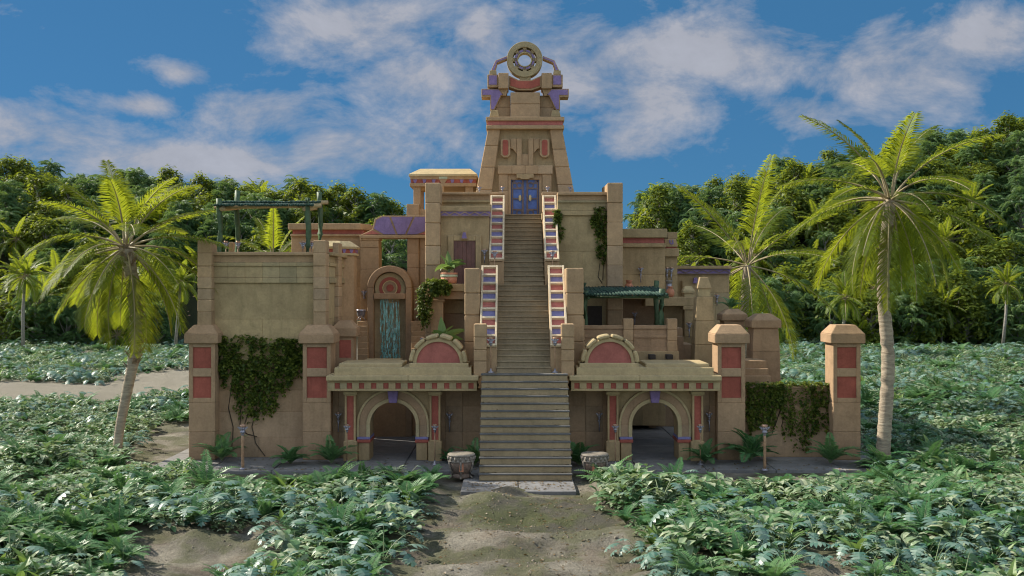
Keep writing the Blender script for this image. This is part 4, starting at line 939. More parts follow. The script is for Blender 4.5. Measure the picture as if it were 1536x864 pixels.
def ground_mat():
    m, nt, b, out = new_mat('dry_soil'); geo = N(nt, 'ShaderNodeNewGeometry'); pos = geo.outputs['Position']
    n1 = tex_noise(nt, pos, .35, 6, .65); n2 = tex_noise(nt, pos, 2.2, 6, .7, .3); n3 = tex_noise(nt, pos, 14, 5, .7); n4 = tex_noise(nt, pos, .55, 4, .6)
    n5 = tex_noise(nt, pos, .28, 5, .6, .5)
    c = mixc(nt, mapr(nt, n2, .3, .7, 0, 1), (.31, .28, .225), (.47, .43, .35))
    c = mixc(nt, mapr(nt, n5, .42, .60, 0, .75), c, (.085, .078, .06))
    c = mixc(nt, mapr(nt, n1, .50, .62, 0, .4), c, (.19, .125, .085))
    c = mixc(nt, mapr(nt, n4, .46, .56, 0, .65), c, (.12, .135, .055))
    c = mixc(nt, mapr(nt, n3, .35, .75, .5, 0), c, (.07, .06, .042))
    # shadow band across the path painted into the soil, mossy, ragged at its edge
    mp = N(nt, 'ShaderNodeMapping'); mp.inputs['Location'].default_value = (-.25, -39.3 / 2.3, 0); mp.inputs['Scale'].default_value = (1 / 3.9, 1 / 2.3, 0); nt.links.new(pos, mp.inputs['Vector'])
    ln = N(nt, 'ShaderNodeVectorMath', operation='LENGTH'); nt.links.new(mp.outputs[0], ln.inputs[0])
    shade_m = math_n(nt, 'ADD', ln.outputs['Value'], math_n(nt, 'MULTIPLY', math_n(nt, 'SUBTRACT', n2, .5), 1.3))
    c = mixc(nt, mapr(nt, shade_m, .75, 1.1, .8, 0), c, mixc(nt, mapr(nt, n4, .42, .58, 0, 1), (.085, .08, .066), (.09, .10, .045)))
    sx = N(nt, 'ShaderNodeSeparateXYZ'); nt.links.new(pos, sx.inputs[0])
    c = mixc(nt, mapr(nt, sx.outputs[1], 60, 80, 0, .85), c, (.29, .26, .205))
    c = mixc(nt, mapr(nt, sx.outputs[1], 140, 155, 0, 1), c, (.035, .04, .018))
    nt.links.new(c, b.inputs['Base Color']); b.inputs['Roughness'].default_value = .95; b.inputs['Specular IOR Level'].default_value = .15
    bp = N(nt, 'ShaderNodeBump'); bp.inputs['Strength'].default_value = 1.0; bp.inputs['Distance'].default_value = .16
    n6 = tex_noise(nt, pos, 5.5, 8, .75, .8); hh = math_n(nt, 'ADD', math_n(nt, 'ADD', math_n(nt, 'MULTIPLY', n2, .8), math_n(nt, 'MULTIPLY', n6, 1.1)), math_n(nt, 'MULTIPLY', n3, .5)); nt.links.new(hh, bp.inputs['Height']); nt.links.new(bp.outputs[0], b.inputs['Normal'])
    return m
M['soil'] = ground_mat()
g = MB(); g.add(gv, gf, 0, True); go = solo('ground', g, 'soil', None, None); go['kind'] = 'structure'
M['paving'] = stone('grey_paving', (.205, .2, .2), .2, .45, .8, .35, hue=(.19, .18, .172))
pv = MB()
def slabs(x0, x1, y0, y1, nx_, ny_):
    for i in range(nx_):
        for j in range(ny_):
            z = rnd.uniform(-.006, .006); a, b_ = x0 + (x1 - x0) * i / nx_, x0 + (x1 - x0) * (i + 1) / nx_; c, e = y0 + (y1 - y0) * j / ny_, y0 + (y1 - y0) * (j + 1) / ny_
            pv.box(a + .02, b_ - .02, c + .02, e - .02, -.2, z)
slabs(-17.4, -2.2, 48.1, 66.0, 5, 7); slabs(-2.2, 2.75, 43.3, 48.1, 2, 2); slabs(-2.2, 2.75, 48.1, 66, 2, 7); slabs(2.75, 19.0, 48.4, 66.0, 5, 7)
rs = random.Random(3); pb_ = MB()
for i in range(800):
    y = rs.uniform(30.5, 44.5); x = rs.gauss(.6, 2.4) if i % 4 else rs.uniform(-16, -8); r = rs.uniform(.012, .05) * (1.6 if rs.random() < .06 else 1)
    if 43.1 < y and -2.4 < x < 2.9: continue
    z = height(x, y); a = rs.uniform(0, 3); vs = [(x + r * math.cos(a + k * 1.2566) * rs.uniform(.7, 1.2), y + r * math.sin(a + k * 1.2566) * rs.uniform(.7, 1.2), z - .01) for k in range(5)] + [(x + r * .5 * math.cos(a + k * 1.2566), y + r * .5 * math.sin(a + k * 1.2566), z + r * rs.uniform(.5, .8)) for k in range(5)]
    pb_.add(vs, [(5, 6, 7, 8, 9)] + [(k, (k + 1) % 5, 5 + (k + 1) % 5, 5 + k) for k in range(5)])
M['pebble'] = stone('pebble', (.24, .21, .165), .3, .3); o = solo('pebbles', pb_, 'pebble', 'loose pebbles scattered over the dirt path', 'pebbles'); o['kind'] = 'stuff'
lf = MB(); rs = random.Random(8)
def litter(x, y, z):
    a = rs.uniform(0, 6.28); L = rs.uniform(.06, .16); w = L * .3; c, s_ = math.cos(a), math.sin(a); t = rs.uniform(-.01, .04)
    lf.add([(x - c * L / 2, y - s_ * L / 2, z + .008), (x + s_ * w, y - c * w, z + .012 + t), (x + c * L / 2, y + s_ * L / 2, z + .01), (x - s_ * w, y + c * w, z + .012)], [(0, 1, 2, 3)])
for i in range(700):
    x, y = rs.uniform(-17, 18.5), 48.3 + 3.2 * rs.random() ** 2
    if -1.6 < x < 2.8: continue
    litter(x, y, .006)
for i in range(260): litter(rs.uniform(-2.1, 2.7), rs.uniform(43.4, 45.6), .006)
for i in range(900):
    x, y = rs.gauss(.6, 3), rs.uniform(30.6, 43); litter(x, y, height(x, y))
for i in range(150):
    k = int(14 * rs.random() ** 1.6); litter(rs.choice((-1, 1)) * rs.uniform(1.3, 2.0) + .6, 45.7 + k * .285 + .12 + rs.uniform(0, .1), (k + 1) * Z1 / 14)
M['litter'] = leafmat('dry_leaf', (.10, .065, .03), (.26, .18, .08), .15); o = solo('fallen_leaves', lf, 'litter', 'dry brown leaves scattered over paving, steps and path', 'leaves'); o['kind'] = 'stuff'
po = solo('plaza', pv, 'paving', None, None, bevel=.02); po['kind'] = 'structure'
# ================================================================== PLANTS
rp = random.Random(21)
UP = Vector((0, 0, 1))
def curve(base, az, el, L, droop, n, twist=0):
    """points and directions of a stem that leaves base at elevation el and bends down by droop (degrees) over its length"""
    P = [Vector(base)]; D = []; az = R(az)
    for i in range(n + 1):
        e = R(el - droop * (i / n)); D.append(Vector((math.cos(az) * math.cos(e), math.sin(az) * math.cos(e), math.sin(e))))
        if i < n: P.append(P[-1] + D[-1] * (L / n))
    return P, D
def side_of(Dv, az):
    s = Vector((-math.sin(R(az)), math.cos(R(az)), 0)); return s, s.cross(Dv) * -1
def ribbon(mb, base, az, el, L, W, droop, n, prof, fold=.25, mi=0, roll=0):
    P, D = curve(base, az, el, L, droop, n); vs = []; fs = []
    for i in range(n + 1):
        s, up = side_of(D[i], az); w = W * prof(i / n) * .5
        if roll: c_, s_ = math.cos(R(roll)), math.sin(R(roll)); s, up = s * c_ + up * s_, up * c_ - s * s_
        u = up * (w * fold)
        vs += [P[i] - s * w + u, P[i], P[i] + s * w + u]
    for i in range(n):
        a = 3 * i; fs += [(a, a + 1, a + 4, a + 3), (a + 1, a + 2, a + 5, a + 4)]
    return mb.add(vs, fs, mi, False)
oval = lambda t: math.sin(PI * min(1, max(0, t)) ** .8) ** .75 + .02
lance = lambda t: math.sin(PI * min(1, .06 + t * .94) ** .6) ** .9 + .02
def fern_frond(mb, base, az, el, L, droop, pairs, wl, ll, mi=0, stem=None, rr=.008, back=25, lift=.15, sag=.0, two=False, start=.12, prof=None):
    """feather leaf: stem with narrow leaflets on both sides"""
    n = max(6, pairs // 3); P, D = curve(base, az, el, L, droop, n)
    prof = prof or (lambda t: (min(1, .45 + t * 2.2)) * (1 - t) ** .55 + .08)
    s0, _ = side_of(D[0], az)
    if stem is not None: mb.tube(P, [rr * (1 - .8 * i / n) for i in range(n + 1)], 4, stem, False)
    for i in range(pairs):
        t = start + (1 - start) * (i + .5) / pairs; k = min(n - 1, int(t * n)); f = t * n - k; p = P[k].lerp(P[k + 1], f); Dv = D[k]
        s, up = side_of(Dv, az); l = ll * prof(t)
        for sg in (-1, 1):
            bk = R(back + (rp.uniform(-5, 5) if two else rp.uniform(-3, 3))); dv = (s * sg * math.cos(bk) + Dv * math.sin(bk) + up * (lift + (rp.uniform(-.08, .08) if two else 0))).normalized(); j = rp.uniform(.85, 1.1)
            e = p + dv * (l * j) + Vector((0, 0, -sag * l)); mid = p.lerp(e, .45) + up * (l * .06) + Vector((0, 0, sag * l * .22)); w = Dv * (wl * .5)
            if two: mb.add([p - w * .4, mid - w, e, mid + w, p + w * .4], [(0, 1, 3, 4), (1, 2, 3)], mi)
            else: mb.add([p, mid - w, e, mid + w], [(0, 1, 2, 3)], mi)
def split_leaf(mb, base, az, el, L, W, mi=0):
    """deeply lobed leaf: pointed lobes either side of a bent midrib"""
    n = 5; P, D = curve(base, az, el, L, 45, n); s, _ = side_of(D[0], az)
    for sg in (-1, 1):
        for i in range(n):
            s, up = side_of(D[i], az); a, b = P[i], P[i + 1]; w = W * .5 * (.75, 1.0, .95, .75, .45)[i] * rp.uniform(.9, 1.1); back = (-.35, .0, .25, .5, .9)[i]
            tip = a.lerp(b, .5) + s * sg * w + D[i] * (L * .2 * back) - up * (w * .22)
            m1 = a.lerp(tip, .55) - D[i] * (L * .045); m2 = b.lerp(tip, .5) + D[i] * (L * .05)
            f = [(0, 1, 2, 3, 4)] if sg > 0 else [(4, 3, 2, 1, 0)]
            mb.add([a, m1 + up * .01, tip, m2 + up * .01, b], f, mi)
    s, up = side_of(D[n], az); a = P[n]; mb.add([P[n - 1], a + s * W * .11, a + D[n] * L * .2, a - s * W * .11], [(0, 1, 2, 3)], mi)
def mk_philo(seed, hgt=1.0):
    rp.seed(seed); mb = MB(); k = rp.randint(9, 12)
    for i in range(k):
        az = i * 137.5 + rp.uniform(-20, 20); el = rp.uniform(48, 84) if i > 3 else rp.uniform(25, 50); L = hgt * rp.uniform(.75, 1.15)
        P, D = curve((0, 0, 0.02), az, el, L, rp.uniform(25, 55), 5); mb.tube(P, [.022 - .012 * j / 5 for j in range(6)], 4, 1, False)
        split_leaf(mb, P[-1], az + rp.uniform(-25, 25), rp.uniform(-30, 20), rp.uniform(.4, .62), rp.uniform(.4, .6), 0)
    return mesh_of('split_leaf_plant', mb, ('philo', 'philostem'))
def mk_fern(seed, L=.95, k=15, two=False):
    rp.seed(seed); mb = MB()
    for i in range(k):
        az = i * 137.5 + rp.uniform(-15, 15); el = rp.uniform(35, 80)
        fern_frond(mb, (0, 0, .03), az, el, L * rp.uniform(.75, 1.1), rp.uniform(55, 95), 19, .06, .27, 0, 1, .01)
    return mesh_of('fern', mb, ('fern', 'philostem'))
def mk_broad(seed, k=9):
    rp.seed(seed); mb = MB()
    for i in range(k):
        az = i * 137.5 + rp.uniform(-15, 15); up_ = i / k
        ribbon(mb, (0, 0, .05), az, 28 + 52 * up_ + rp.uniform(-8, 8), rp.uniform(.55, .85), rp.uniform(.2, .28), rp.uniform(30, 70), 6, lance, .35)
    return mesh_of('broad_leaved_plant', mb, ('broad',))
def mk_shrub(seed, r=.66, k=58):
    rp.seed(seed); mb = MB()
    for i in range(k):
        a = rp.uniform(0, 2 * PI); u = rp.random() ** .5; z = (.62 * (1 - u * u * .75)) * rp.uniform(.55, 1.05); p = (math.cos(a) * u * r, math.sin(a) * u * r, z)
        az = math.degrees(a) + rp.uniform(-60, 60); ribbon(mb, p, az, rp.uniform(-10, 50), rp.uniform(.24, .42), rp.uniform(.13, .21), rp.uniform(30, 80), 3, oval, .25)
    for i in range(7):
        a = i * .9; mb.tube([(0, 0, 0), (math.cos(a) * r * .4, math.sin(a) * r * .4, .42)], .012, 4, 1, False)
    return mesh_of('leafy_shrub', mb, ('shrub', 'philostem'))
PH = [mk_philo(s, h) for s, h in ((1, .85), (2, 1.05), (3, .95))]; FE = [mk_fern(s, l, k) for s, l, k in ((4, .95, 15), (5, 1.2, 17), (6, .8, 13))]
BR = [mk_broad(s) for s in (7, 8)]; SH = [mk_shrub(s) for s in (9, 10, 11)]

def inpoly(p, poly):
    x, y = p; c = False; n = len(poly)
    for i in range(n):
        (x1, y1), (x2, y2) = poly[i], poly[i - 1]
        if (y1 > y) != (y2 > y) and x < (x2 - x1) * (y - y1) / (y2 - y1) + x1: c = not c
    return c
BARE = [[(690, 700), (898, 700), (912, 745), (930, 775), (962, 800), (985, 830), (1000, 900), (545, 900), (585, 838), (600, 795), (632, 762), (652, 742), (652, 700)],
        [(200, 795), (430, 795), (425, 832), (345, 845), (330, 900), (190, 900)], [(1185, 838), (1262, 822), (1285, 850), (1255, 900), (1180, 900)],
        [(215, 640), (300, 636), (300, 705), (196, 705)], [(1296, 682), (1316, 684), (1316, 712), (1296, 716)]]
def bare(px, py):
    if 276 < px < 1300 and py < (729 if 640 < px < 905 else 730):
        if not ((px > 1100 and py < 655) or (px < 296 and py < 640)): return True
    if py < 516: return True
    if px < 300:
        yt = np.interp(px, [0, 150, 280], [573, 573, 556]); yb = np.interp(px, [0, 150, 280], [600, 600, 589]) + 5
        if yt < py < yb: return True
    return any(inpoly((px, py), q) for q in BARE)
ind = {'philo': [], 'fern': [], 'broad': [], 'shrub': []}
y = 28.6
while y < 152:
    st = .74 if y < 50 else (.95 if y < 85 else 1.25)
    hw = .72 * y + 2; x = -hw
    while x < hw:
        xx, yy = x + rp.uniform(-.45, .45) * st, y + rp.uniform(-.45, .45) * st; x += st
        px, py = 768 + xx * F / yy, 432 + H * F / yy
        if px < -330 or px > 1866 or bare(px, py): continue
        n = noise.noise(Vector((xx * .17, yy * .17, 0))) + .35 * noise.noise(Vector((xx * .5, yy * .5, 9)))
        q = rp.random()
        if py > 765: wts = (.3, .36, .14, .3)
        elif py > 690: wts = (.03, .37, .05, .55)
        elif px < 700: wts = (.13, .35, .0, .52) if py > 625 else (.26, .3, .06, .42)
        else: wts = (.05, .38, .02, .55) if py > 640 else (.26, .4, .04, .36)
        w = [wts[0] * (1 + 1.6 * n), wts[1] * (1 - .9 * n), wts[2], wts[3] * (1 - .6 * n)]; w = [max(0, v) for v in w]; q *= sum(w)
        kind = 'philo' if q < w[0] else 'fern' if q < w[0] + w[1] else 'broad' if q < w[0] + w[1] + w[2] else 'shrub'
        ind[kind].append((xx, yy, px, py))
    y += st
# two dozen large split-leaf plants stand forward of the rest along the path
for px, py in ((605, 800), (575, 838), (960, 832), (1000, 858), (560, 770), (480, 800)): ind['philo'].append((X(px, ground_d(py)), ground_d(py), px, py))

def region(px, py):
    if py > 727:
        side = 'left' if px < 770 else 'right'
        row = 'at the front' if py > 800 else 'in the middle' if py > 755 else 'at the back'
        far = ('near the path' if (px > 430 if side == 'left' else px < 1120) else 'far from the path')
        return '%s of the %s-hand bed, %s' % (row, side, far)
    if px < 700: return 'in the field beyond the left palm' if py > 612 else 'in the field behind the sandy strip'
    return 'in the field beside the right palm' if py > 640 else 'in the far field right of the temple'
WORD = {'philo': ('split_leaf_plant', 'blue-green split-leaf plant', 'plant', PH), 'fern': ('fern', 'green feathery fern', 'fern', FE), 'broad': ('broad_leaved_plant', 'yellow-green broad-leaved rosette plant', 'plant', BR)}
def gn_field(name, pts, meshes, label, cat):
    """one object: a cloud of points, each showing one of the plant meshes"""
    me = bpy.data.meshes.new(name); me.from_pydata([(p[0], p[1], height(p[0], p[1]) - .02) for p in pts], [], [])
    a = me.attributes.new('rot', 'FLOAT_VECTOR', 'POINT'); a.data.foreach_set('vector', [v for p in pts for v in (rp.uniform(-.12, .12), rp.uniform(-.12, .12), rp.uniform(0, 6.283))])
    a = me.attributes.new('size', 'FLOAT', 'POINT'); a.data.foreach_set('value', [(rp.uniform(.55, .95) if rp.random() < .4 else rp.uniform(.85, 1.45)) * (1.0 + .75 * noise.noise(Vector((p[0] * .33, p[1] * .33, 3.3)))) for p in pts])
    a = me.attributes.new('pick', 'INT', 'POINT'); a.data.foreach_set('value', [rp.randrange(len(meshes)) for p in pts])
    o = bpy.data.objects.new(name, me); COL.objects.link(o); o['kind'] = 'stuff'; o['label'] = label; o['category'] = cat
    ng = bpy.data.node_groups.new(name, 'GeometryNodeTree'); ng.interface.new_socket('Geometry', in_out='INPUT', socket_type='NodeSocketGeometry'); ng.interface.new_socket('Geometry', in_out='OUTPUT', socket_type='NodeSocketGeometry')
    gi = ng.nodes.new('NodeGroupInput'); gout = ng.nodes.new('NodeGroupOutput'); jn = ng.nodes.new('GeometryNodeJoinGeometry'); iop = ng.nodes.new('GeometryNodeInstanceOnPoints')
    for src in reversed(meshes):
        oi = ng.nodes.new('GeometryNodeObjectInfo'); oi.inputs['Object'].default_value = src; oi.inputs['As Instance'].default_value = True; ng.links.new(oi.outputs['Geometry'], jn.inputs[0])
    def attr(nm, ty):
        n = ng.nodes.new('GeometryNodeInputNamedAttribute'); n.data_type = ty; n.inputs['Name'].default_value = nm; return n.outputs['Attribute']
    ng.links.new(gi.outputs[0], iop.inputs['Points']); ng.links.new(jn.outputs[0], iop.inputs['Instance']); iop.inputs['Pick Instance'].default_value = True
    ng.links.new(attr('pick', 'INT'), iop.inputs['Instance Index']); ng.links.new(attr('rot', 'FLOAT_VECTOR'), iop.inputs['Rotation']); ng.links.new(attr('size', 'FLOAT'), iop.inputs['Scale'])
    ng.links.new(iop.outputs[0], gout.inputs[0]); md = o.modifiers.new('scatter', 'NODES'); md.node_group = ng
    return o
def place(mesh, name, label, cat, group, x, y, s, z=None, rz=None):
    o = bpy.data.objects.new(name, mesh); COL.objects.link(o); o.location = (x, y, height(x, y) - .02 if z is None else z); o.scale = (s, s, s)
    o.rotation_euler = (rp.uniform(-.08, .08), rp.uniform(-.08, .08), rp.uniform(0, 6.28) if rz is None else rz); o['label'] = label; o['category'] = cat
    if group: o['group'] = group
    return o
SRC = {}
for kind in ('philo', 'fern', 'broad'):
    nm, phrase, cat, meshes = WORD[kind]; pts = sorted(ind[kind], key=lambda p: p[1]); inv = [p for p in pts if -25 < p[2] < 1561]
    inv = inv[:290]; keep = set(inv); rest = [p for p in pts if p not in keep]
    for i, p in enumerate(inv):
        rg = region(p[2], p[3]); o = place(meshes[i % len(meshes)], nm, '%s %s' % (phrase, rg), cat, '%ss %s' % (phrase, rg), p[0], p[1], (rp.choice((.7, .85, 1.0, 1.15, 1.35, 1.5)) if kind != 'philo' else (rp.choice((.8, .95, 1.1, 1.3)) if p[3] > 765 else rp.choice((.6, .75, .9, 1.05)))) * rp.uniform(.92, 1.08) * (.85 if p[3] > 820 else 1.0))
        if i < len(meshes): SRC.setdefault(kind, []).append(o)
    ind[kind + '_rest'] = rest
gn_field('ground_cover', ind['shrub'], [], '', '') if 0 else None
hid = []
# the leafy ground cover: its three source bushes are three of the bushes in the front bed
shp = sorted(ind['shrub'], key=lambda p: p[1]); SRC['shrub'] = []
nearest = [q for q in shp if 40 < q[2] < 1500 and q[3] < 860][:3]
for i, p in enumerate(nearest):
    SRC['shrub'].append(place(SH[i], 'leafy_shrub', 'low pale-leaved bush %s' % region(p[2], p[3]), 'bush', 'low pale-leaved bushes nearest the camera', p[0], p[1], 1.0))
gn_field('ground_cover', [q for q in shp if q not in nearest], SRC['shrub'], 'low pale-green leafy ground cover growing in masses around the temple', 'ground cover')
gn_field('split_leaf_field', ind['philo_rest'], SRC['philo'], 'far mass of blue-green split-leaf plants covering the fields', 'ground cover')
gn_field('fern_field', ind['fern_rest'], SRC['fern'], 'far mass of ferns growing among the field plants', 'ground cover')

# ferns against the temple walls
rp.seed(5)
def mk_wallfern(seed, L, k): 
    rp.seed(seed); mb = MB()
    for i in range(k): fern_frond(mb, (0, 0, .05), i * 137.5 + rp.uniform(-15, 15), rp.uniform(40, 85), L * rp.uniform(.8, 1.1), rp.uniform(60, 95), 20, .07, .3, 0, 1, .014)
    return mesh_of('fern', mb, ('fern', 'philostem'))
WF = [mk_wallfern(31, 1.15, 13), mk_wallfern(32, 1.0, 16)]
for i, (px, q, s, lb) in enumerate(((333, 693, 1.5, 'dark fern at the foot of the far left pillar'), (436, 697, 1.2, 'dark fern right of the bamboo torch at the foot of the ivy wall'), (497, 697, 1.4, 'dark fern at the corner of the left gate'),
        (672, 693, .8, 'small fern behind the left drum'), (712, 700, 1.3, 'dark fern between the left drum and the lower steps'), (870, 700, 1.5, 'dark fern between the lower steps and the right drum'), (1058, 696, 1.2, 'dark fern at the foot of the right gate pillar'),
        (1125, 694, 2.0, 'large arching palm-like fern beside the right bamboo torch'), (1245, 697, 1.5, 'dark fern at the foot of the free-standing pillar'), (905, 728, 1.05, 'fern half hiding the right drum, beside the path'), (940, 727, .9, 'fern at the back of the bed before the right gate'), (648, 724, .9, 'fern at the back of the bed before the left drum'))):
    if s: place(WF[i % 2], 'fern', lb, 'fern', None, X(px, ground_d(q)), ground_d(q), s, 0.0)
rp.seed(77); mb = MB()
for az, el, L, dr, ro in ((100, 84, .85, 30, 0), (150, 66, .8, 25, 45), (20, 62, .85, 80, -40), (-10, 45, .85, 70, -55), (185, 40, .7, 110, 50), (-60, 50, .6, 100, 10), (230, 45, .6, 110, 20), (60, 60, .7, 60, -20)): ribbon(mb, (0, 0, .12), az, el, L, .3, dr, 7, lance, .3, 0, ro)
mb.tube([(0, 0, -.1), (0, 0, .16)], .05, 6, 1); bm_ = mesh_of('broad_leaved_plant', mb, ('broad', 'philostem'))
place(bm_, 'potted_plant', 'broad-leaved green plant growing in the terracotta planter on the ledge', 'plant', None, POT[0], POT[1], 1.3, POT[2] + .05, 0.0)
rp.seed(78); mb = MB()
for az, el, L, ro in ((95, 86, .85, 0), (165, 48, .5, 50), (10, 30, 1.0, -60), (30, 58, .65, -40), (-20, 12, .8, -60), (200, 62, .5, 50)): ribbon(mb, (0, 0, 0), az, el, L, .3, 35, 7, lance, .3, 0, ro)
place(mesh_of('broad_leaved_plant', mb, ('broad',)), 'broad_leaved_plant', 'bright green broad-leaved plant rising behind the left half-round crest', 'plant', None, X(664, 51.95), 51.95, 1.45, Z(509, 51.95), 0.0)
rp.seed(79); mb = MB()
for i in range(9): fern_frond(mb, (0, 0, 0), i * 137.5, rp.uniform(45, 80), 1.5, 85, 22, .09, .34, 0, 1, .018)
place(mesh_of('fern', mb, ('fern', 'philostem')), 'fern', 'leafy fern growing on the darker capped pillar behind the right gate', 'fern', None, X(1096, 58.6), 58.6, .75, Z(464, 58.4), .4)

# ---------------- ivy
def ivy(label, d, poly, n, stems, depth=.16, leaf=(.15, .26), thick=None, top=None):
    """leaves hung over a wall in the outline of poly (photo pixels at distance d)"""
    xs_ = [p[0] for p in poly]; ys_ = [p[1] for p in poly]; mb = MB(); cnt = 0; tries = 0
    strands = []
    for i in range(int((max(xs_) - min(xs_)) * 1.1)):
        sx_ = rp.uniform(min(xs_), max(xs_)); col = [q for q in np.arange(min(ys_), max(ys_), 1.0) if inpoly((sx_, q), poly)]
        if col: strands.append((sx_, col[0], col[-1], rp.choice((.6, .8, .92, 1.0, 1.06))))
    while cnt < n and tries < n * 30:
        tries += 1; sx_, ya, yb, fl = rp.choice(strands)
        py = ya + (yb - ya) * rp.random() * fl; px = sx_ + rp.gauss(0, 1.3) + 1.2 * math.sin(py * .15 + sx_)
        if rp.random() > (py - ya + 25) / (yb - ya + 25) + .35: continue
        nz = noise.noise(Vector((px * .12, py * .05, d)))
        if nz < -.28 and rp.random() < .75: continue
        cnt += 1; yy = d - rp.uniform(.02, depth) * (1 + .5 * nz); p = Vector((X(px, d), yy, Z(py, d)))
        az = rp.uniform(200, 340); ribbon(mb, p, az, rp.uniform(-70, 25), rp.uniform(*leaf), rp.uniform(leaf[0] * .8, leaf[1] * .8), rp.uniform(10, 60), 2, oval, .2)
    if top:
        for i in range(top[4]):
            p = Vector((X(rp.uniform(top[0], top[1]), d), d + rp.uniform(-.15, top[3]), top[2] + rp.uniform(-.02, .16))); ribbon(mb, p, rp.uniform(0, 360), rp.uniform(-20, 60), rp.uniform(*leaf), rp.uniform(*leaf) * .8, 30, 2, oval, .2)
    x0 = (min(xs_) + max(xs_)) / 2; t = thing('ivy', label, 'ivy', (X(x0, d), d, Z(max(ys_), d)))
    part(t, 'foliage', mb, 'ivy', 0)
    st = MB()
    for pts in stems: st.tube([(X(a, d), d - .035, Z(b, d)) for a, b in pts], .022, 5)
    if stems: part(t, 'stems', st, 'vinestem', 0)
rp.seed(91)
ivy('dark mass of ivy hanging on the tall left wall above the bamboo torch', 52.0, [(327, 503), (360, 500), (400, 505), (452, 507), (456, 530), (452, 560), (446, 572), (438, 566), (430, 590), (420, 586), (418, 605), (405, 622), (395, 618), (388, 632), (366, 622), (352, 604), (346, 585), (334, 572), (326, 540)], 4300,
    [[(350, 560), (346, 590), (343, 612), (350, 640), (348, 676)], [(362, 600), (360, 640), (366, 655)], [(385, 610), (378, 640), (384, 665), (398, 684)], [(372, 620), (366, 640), (369, 650), (386, 655)], [(408, 560), (412, 590), (404, 610)]], .22)
ivy('ivy trailing in two clumps over the top of the low wall on the right', 52.1, [(1118, 574), (1250, 572), (1250, 592), (1246, 655), (1236, 640), (1226, 650), (1216, 652), (1212, 672), (1196, 676), (1184, 660), (1178, 672), (1173, 612), (1164, 610), (1158, 645), (1150, 636), (1142, 648), (1132, 640), (1124, 652), (1119, 636)], 2900,
    [[(1160, 585), (1156, 610), (1163, 632), (1158, 650)], [(1172, 585), (1168, 605), (1176, 622), (1172, 640)], [(1166, 590), (1170, 615), (1162, 640)]], .2, (.13, .22), None, (1118, 1250, Z(580, 52.1), .55, 500))
ivy('narrow ivy hanging beside the pilaster on the right of the main block', 58.5, [(892, 312), (911, 308), (911, 392), (903, 398), (896, 385), (892, 350), (889, 330)], 1000, [[(900, 395), (897, 415), (903, 425)], [(905, 395), (904, 420)]], .3)
ivy('slender ivy strip beside the right upper striped railing', 58.5, [(832, 314), (842, 315), (843, 345), (840, 365), (836, 340), (832, 345)], 420, [], .25)
ivy('bushy vine spilling over the ledge below the potted plant', 55.2, [(636, 424), (660, 418), (674, 427), (672, 440), (655, 440), (648, 452), (646, 480), (638, 492), (628, 478), (626, 450), (629, 432)], 1500, [], .5, (.16, .27), None, (640, 672, Z(425, 55.2), .5, 250))

# ---------------- palms
def palm_trunk(pts, r0, r1, mat='bark', rings=28):
    P = []; rad = []
    for i in range(rings * 2 + 1):
        t = i / (rings * 2) * (len(pts) - 1); k = min(len(pts) - 2, int(t)); f = t - k
        p0, p1, p2, p3 = (Vector(pts[max(0, k - 1)]), Vector(pts[k]), Vector(pts[k + 1]), Vector(pts[min(len(pts) - 1, k + 2)]))
        p = .5 * ((2 * p1) + (p2 - p0) * f + (2 * p0 - 5 * p1 + 4 * p2 - p3) * f * f + (3 * p1 - p0 - 3 * p2 + p3) * f ** 3)
        u = i / (rings * 2); P.append(p); rad.append((r0 + (r1 - r0) * u + r0 * .35 * max(0, 1 - u * 9)) * (1.05 if i % 2 else .97))
    return MB().tube(P, rad, 12), P
def palm(label, base, pts, r0, r1, nfr, L, pairs, ll, wl, seed, els=(-35, 88), boots=(0, 0), group=None, mat='frond', droop=(55, 105)):
    rp.seed(seed); t = thing('palm_tree', label, 'palm', base, group); tr, P = palm_trunk(pts, r0, r1)
    top = Vector(pts[-1])
    if boots[1]:
        w = tr
        for i in range(boots[1]):
            f = rp.uniform(boots[0], 1.0); p = P[int(f * (len(P) - 1))]; a = i * 2.4
            c, s_ = math.cos(a), math.sin(a); q = p + Vector((c, s_, 0)) * (r1 * .8); e = q + Vector((c * .22, s_ * .22, .32)); v = Vector((-s_, c, 0)) * .09
            w.add([q - v, q + v, e + v * .5, e - v * .5, q + Vector((0, 0, .14)) - v, q + Vector((0, 0, .14)) + v], [(0, 1, 2, 3), (4, 3, 2, 5), (0, 3, 4), (1, 5, 2)], 1)
    part(t, 'trunk', tr, ('bark', 'fibre'), 0)
    for i in range(nfr):
        u = (i + .5) / nfr; az = i * 137.5 + rp.uniform(-12, 12); el = els[1] + (els[0] - els[1]) * u ** .9 + rp.uniform(-6, 6); l = L * rp.uniform(.85, 1.08) * (.85 if u < .12 else 1)
        mb = MB(); fern_frond(mb, top + Vector((math.cos(R(az)), math.sin(R(az)), 0)) * r1 * .6 + Vector((0, 0, .25 - .45 * u)), az, el, l, rp.uniform(*droop) * (.55 + .5 * u) if el > 0 else rp.uniform(30, 55), pairs, wl, ll, 0, 1, .06, 42, .16, .34, True, .24, lambda t: (min(1, .5 + t * 2.0)) * (1 - t ** 3 * .75))
        part(t, 'frond', mb, (mat, 'stalk'), 0)
    return t
dL = 52.0
pl = [(X(175, dL), dL, -.1), (X(180, dL), dL, Z(640, dL)), (X(192, dL), dL, Z(580, dL)), (X(203, dL), dL, Z(520, dL)), (X(202, dL), dL, Z(450, dL)), (X(190, dL), dL - .1, Z(372, dL))]
palm('big coconut palm with leaning trunk, left of the temple', (pl[0][0], dL, 0), pl, .21, .34, 34, 5.3, 78, 1.4, .055, 3, (-62, 88), (.5, 70))
dR = 49.4
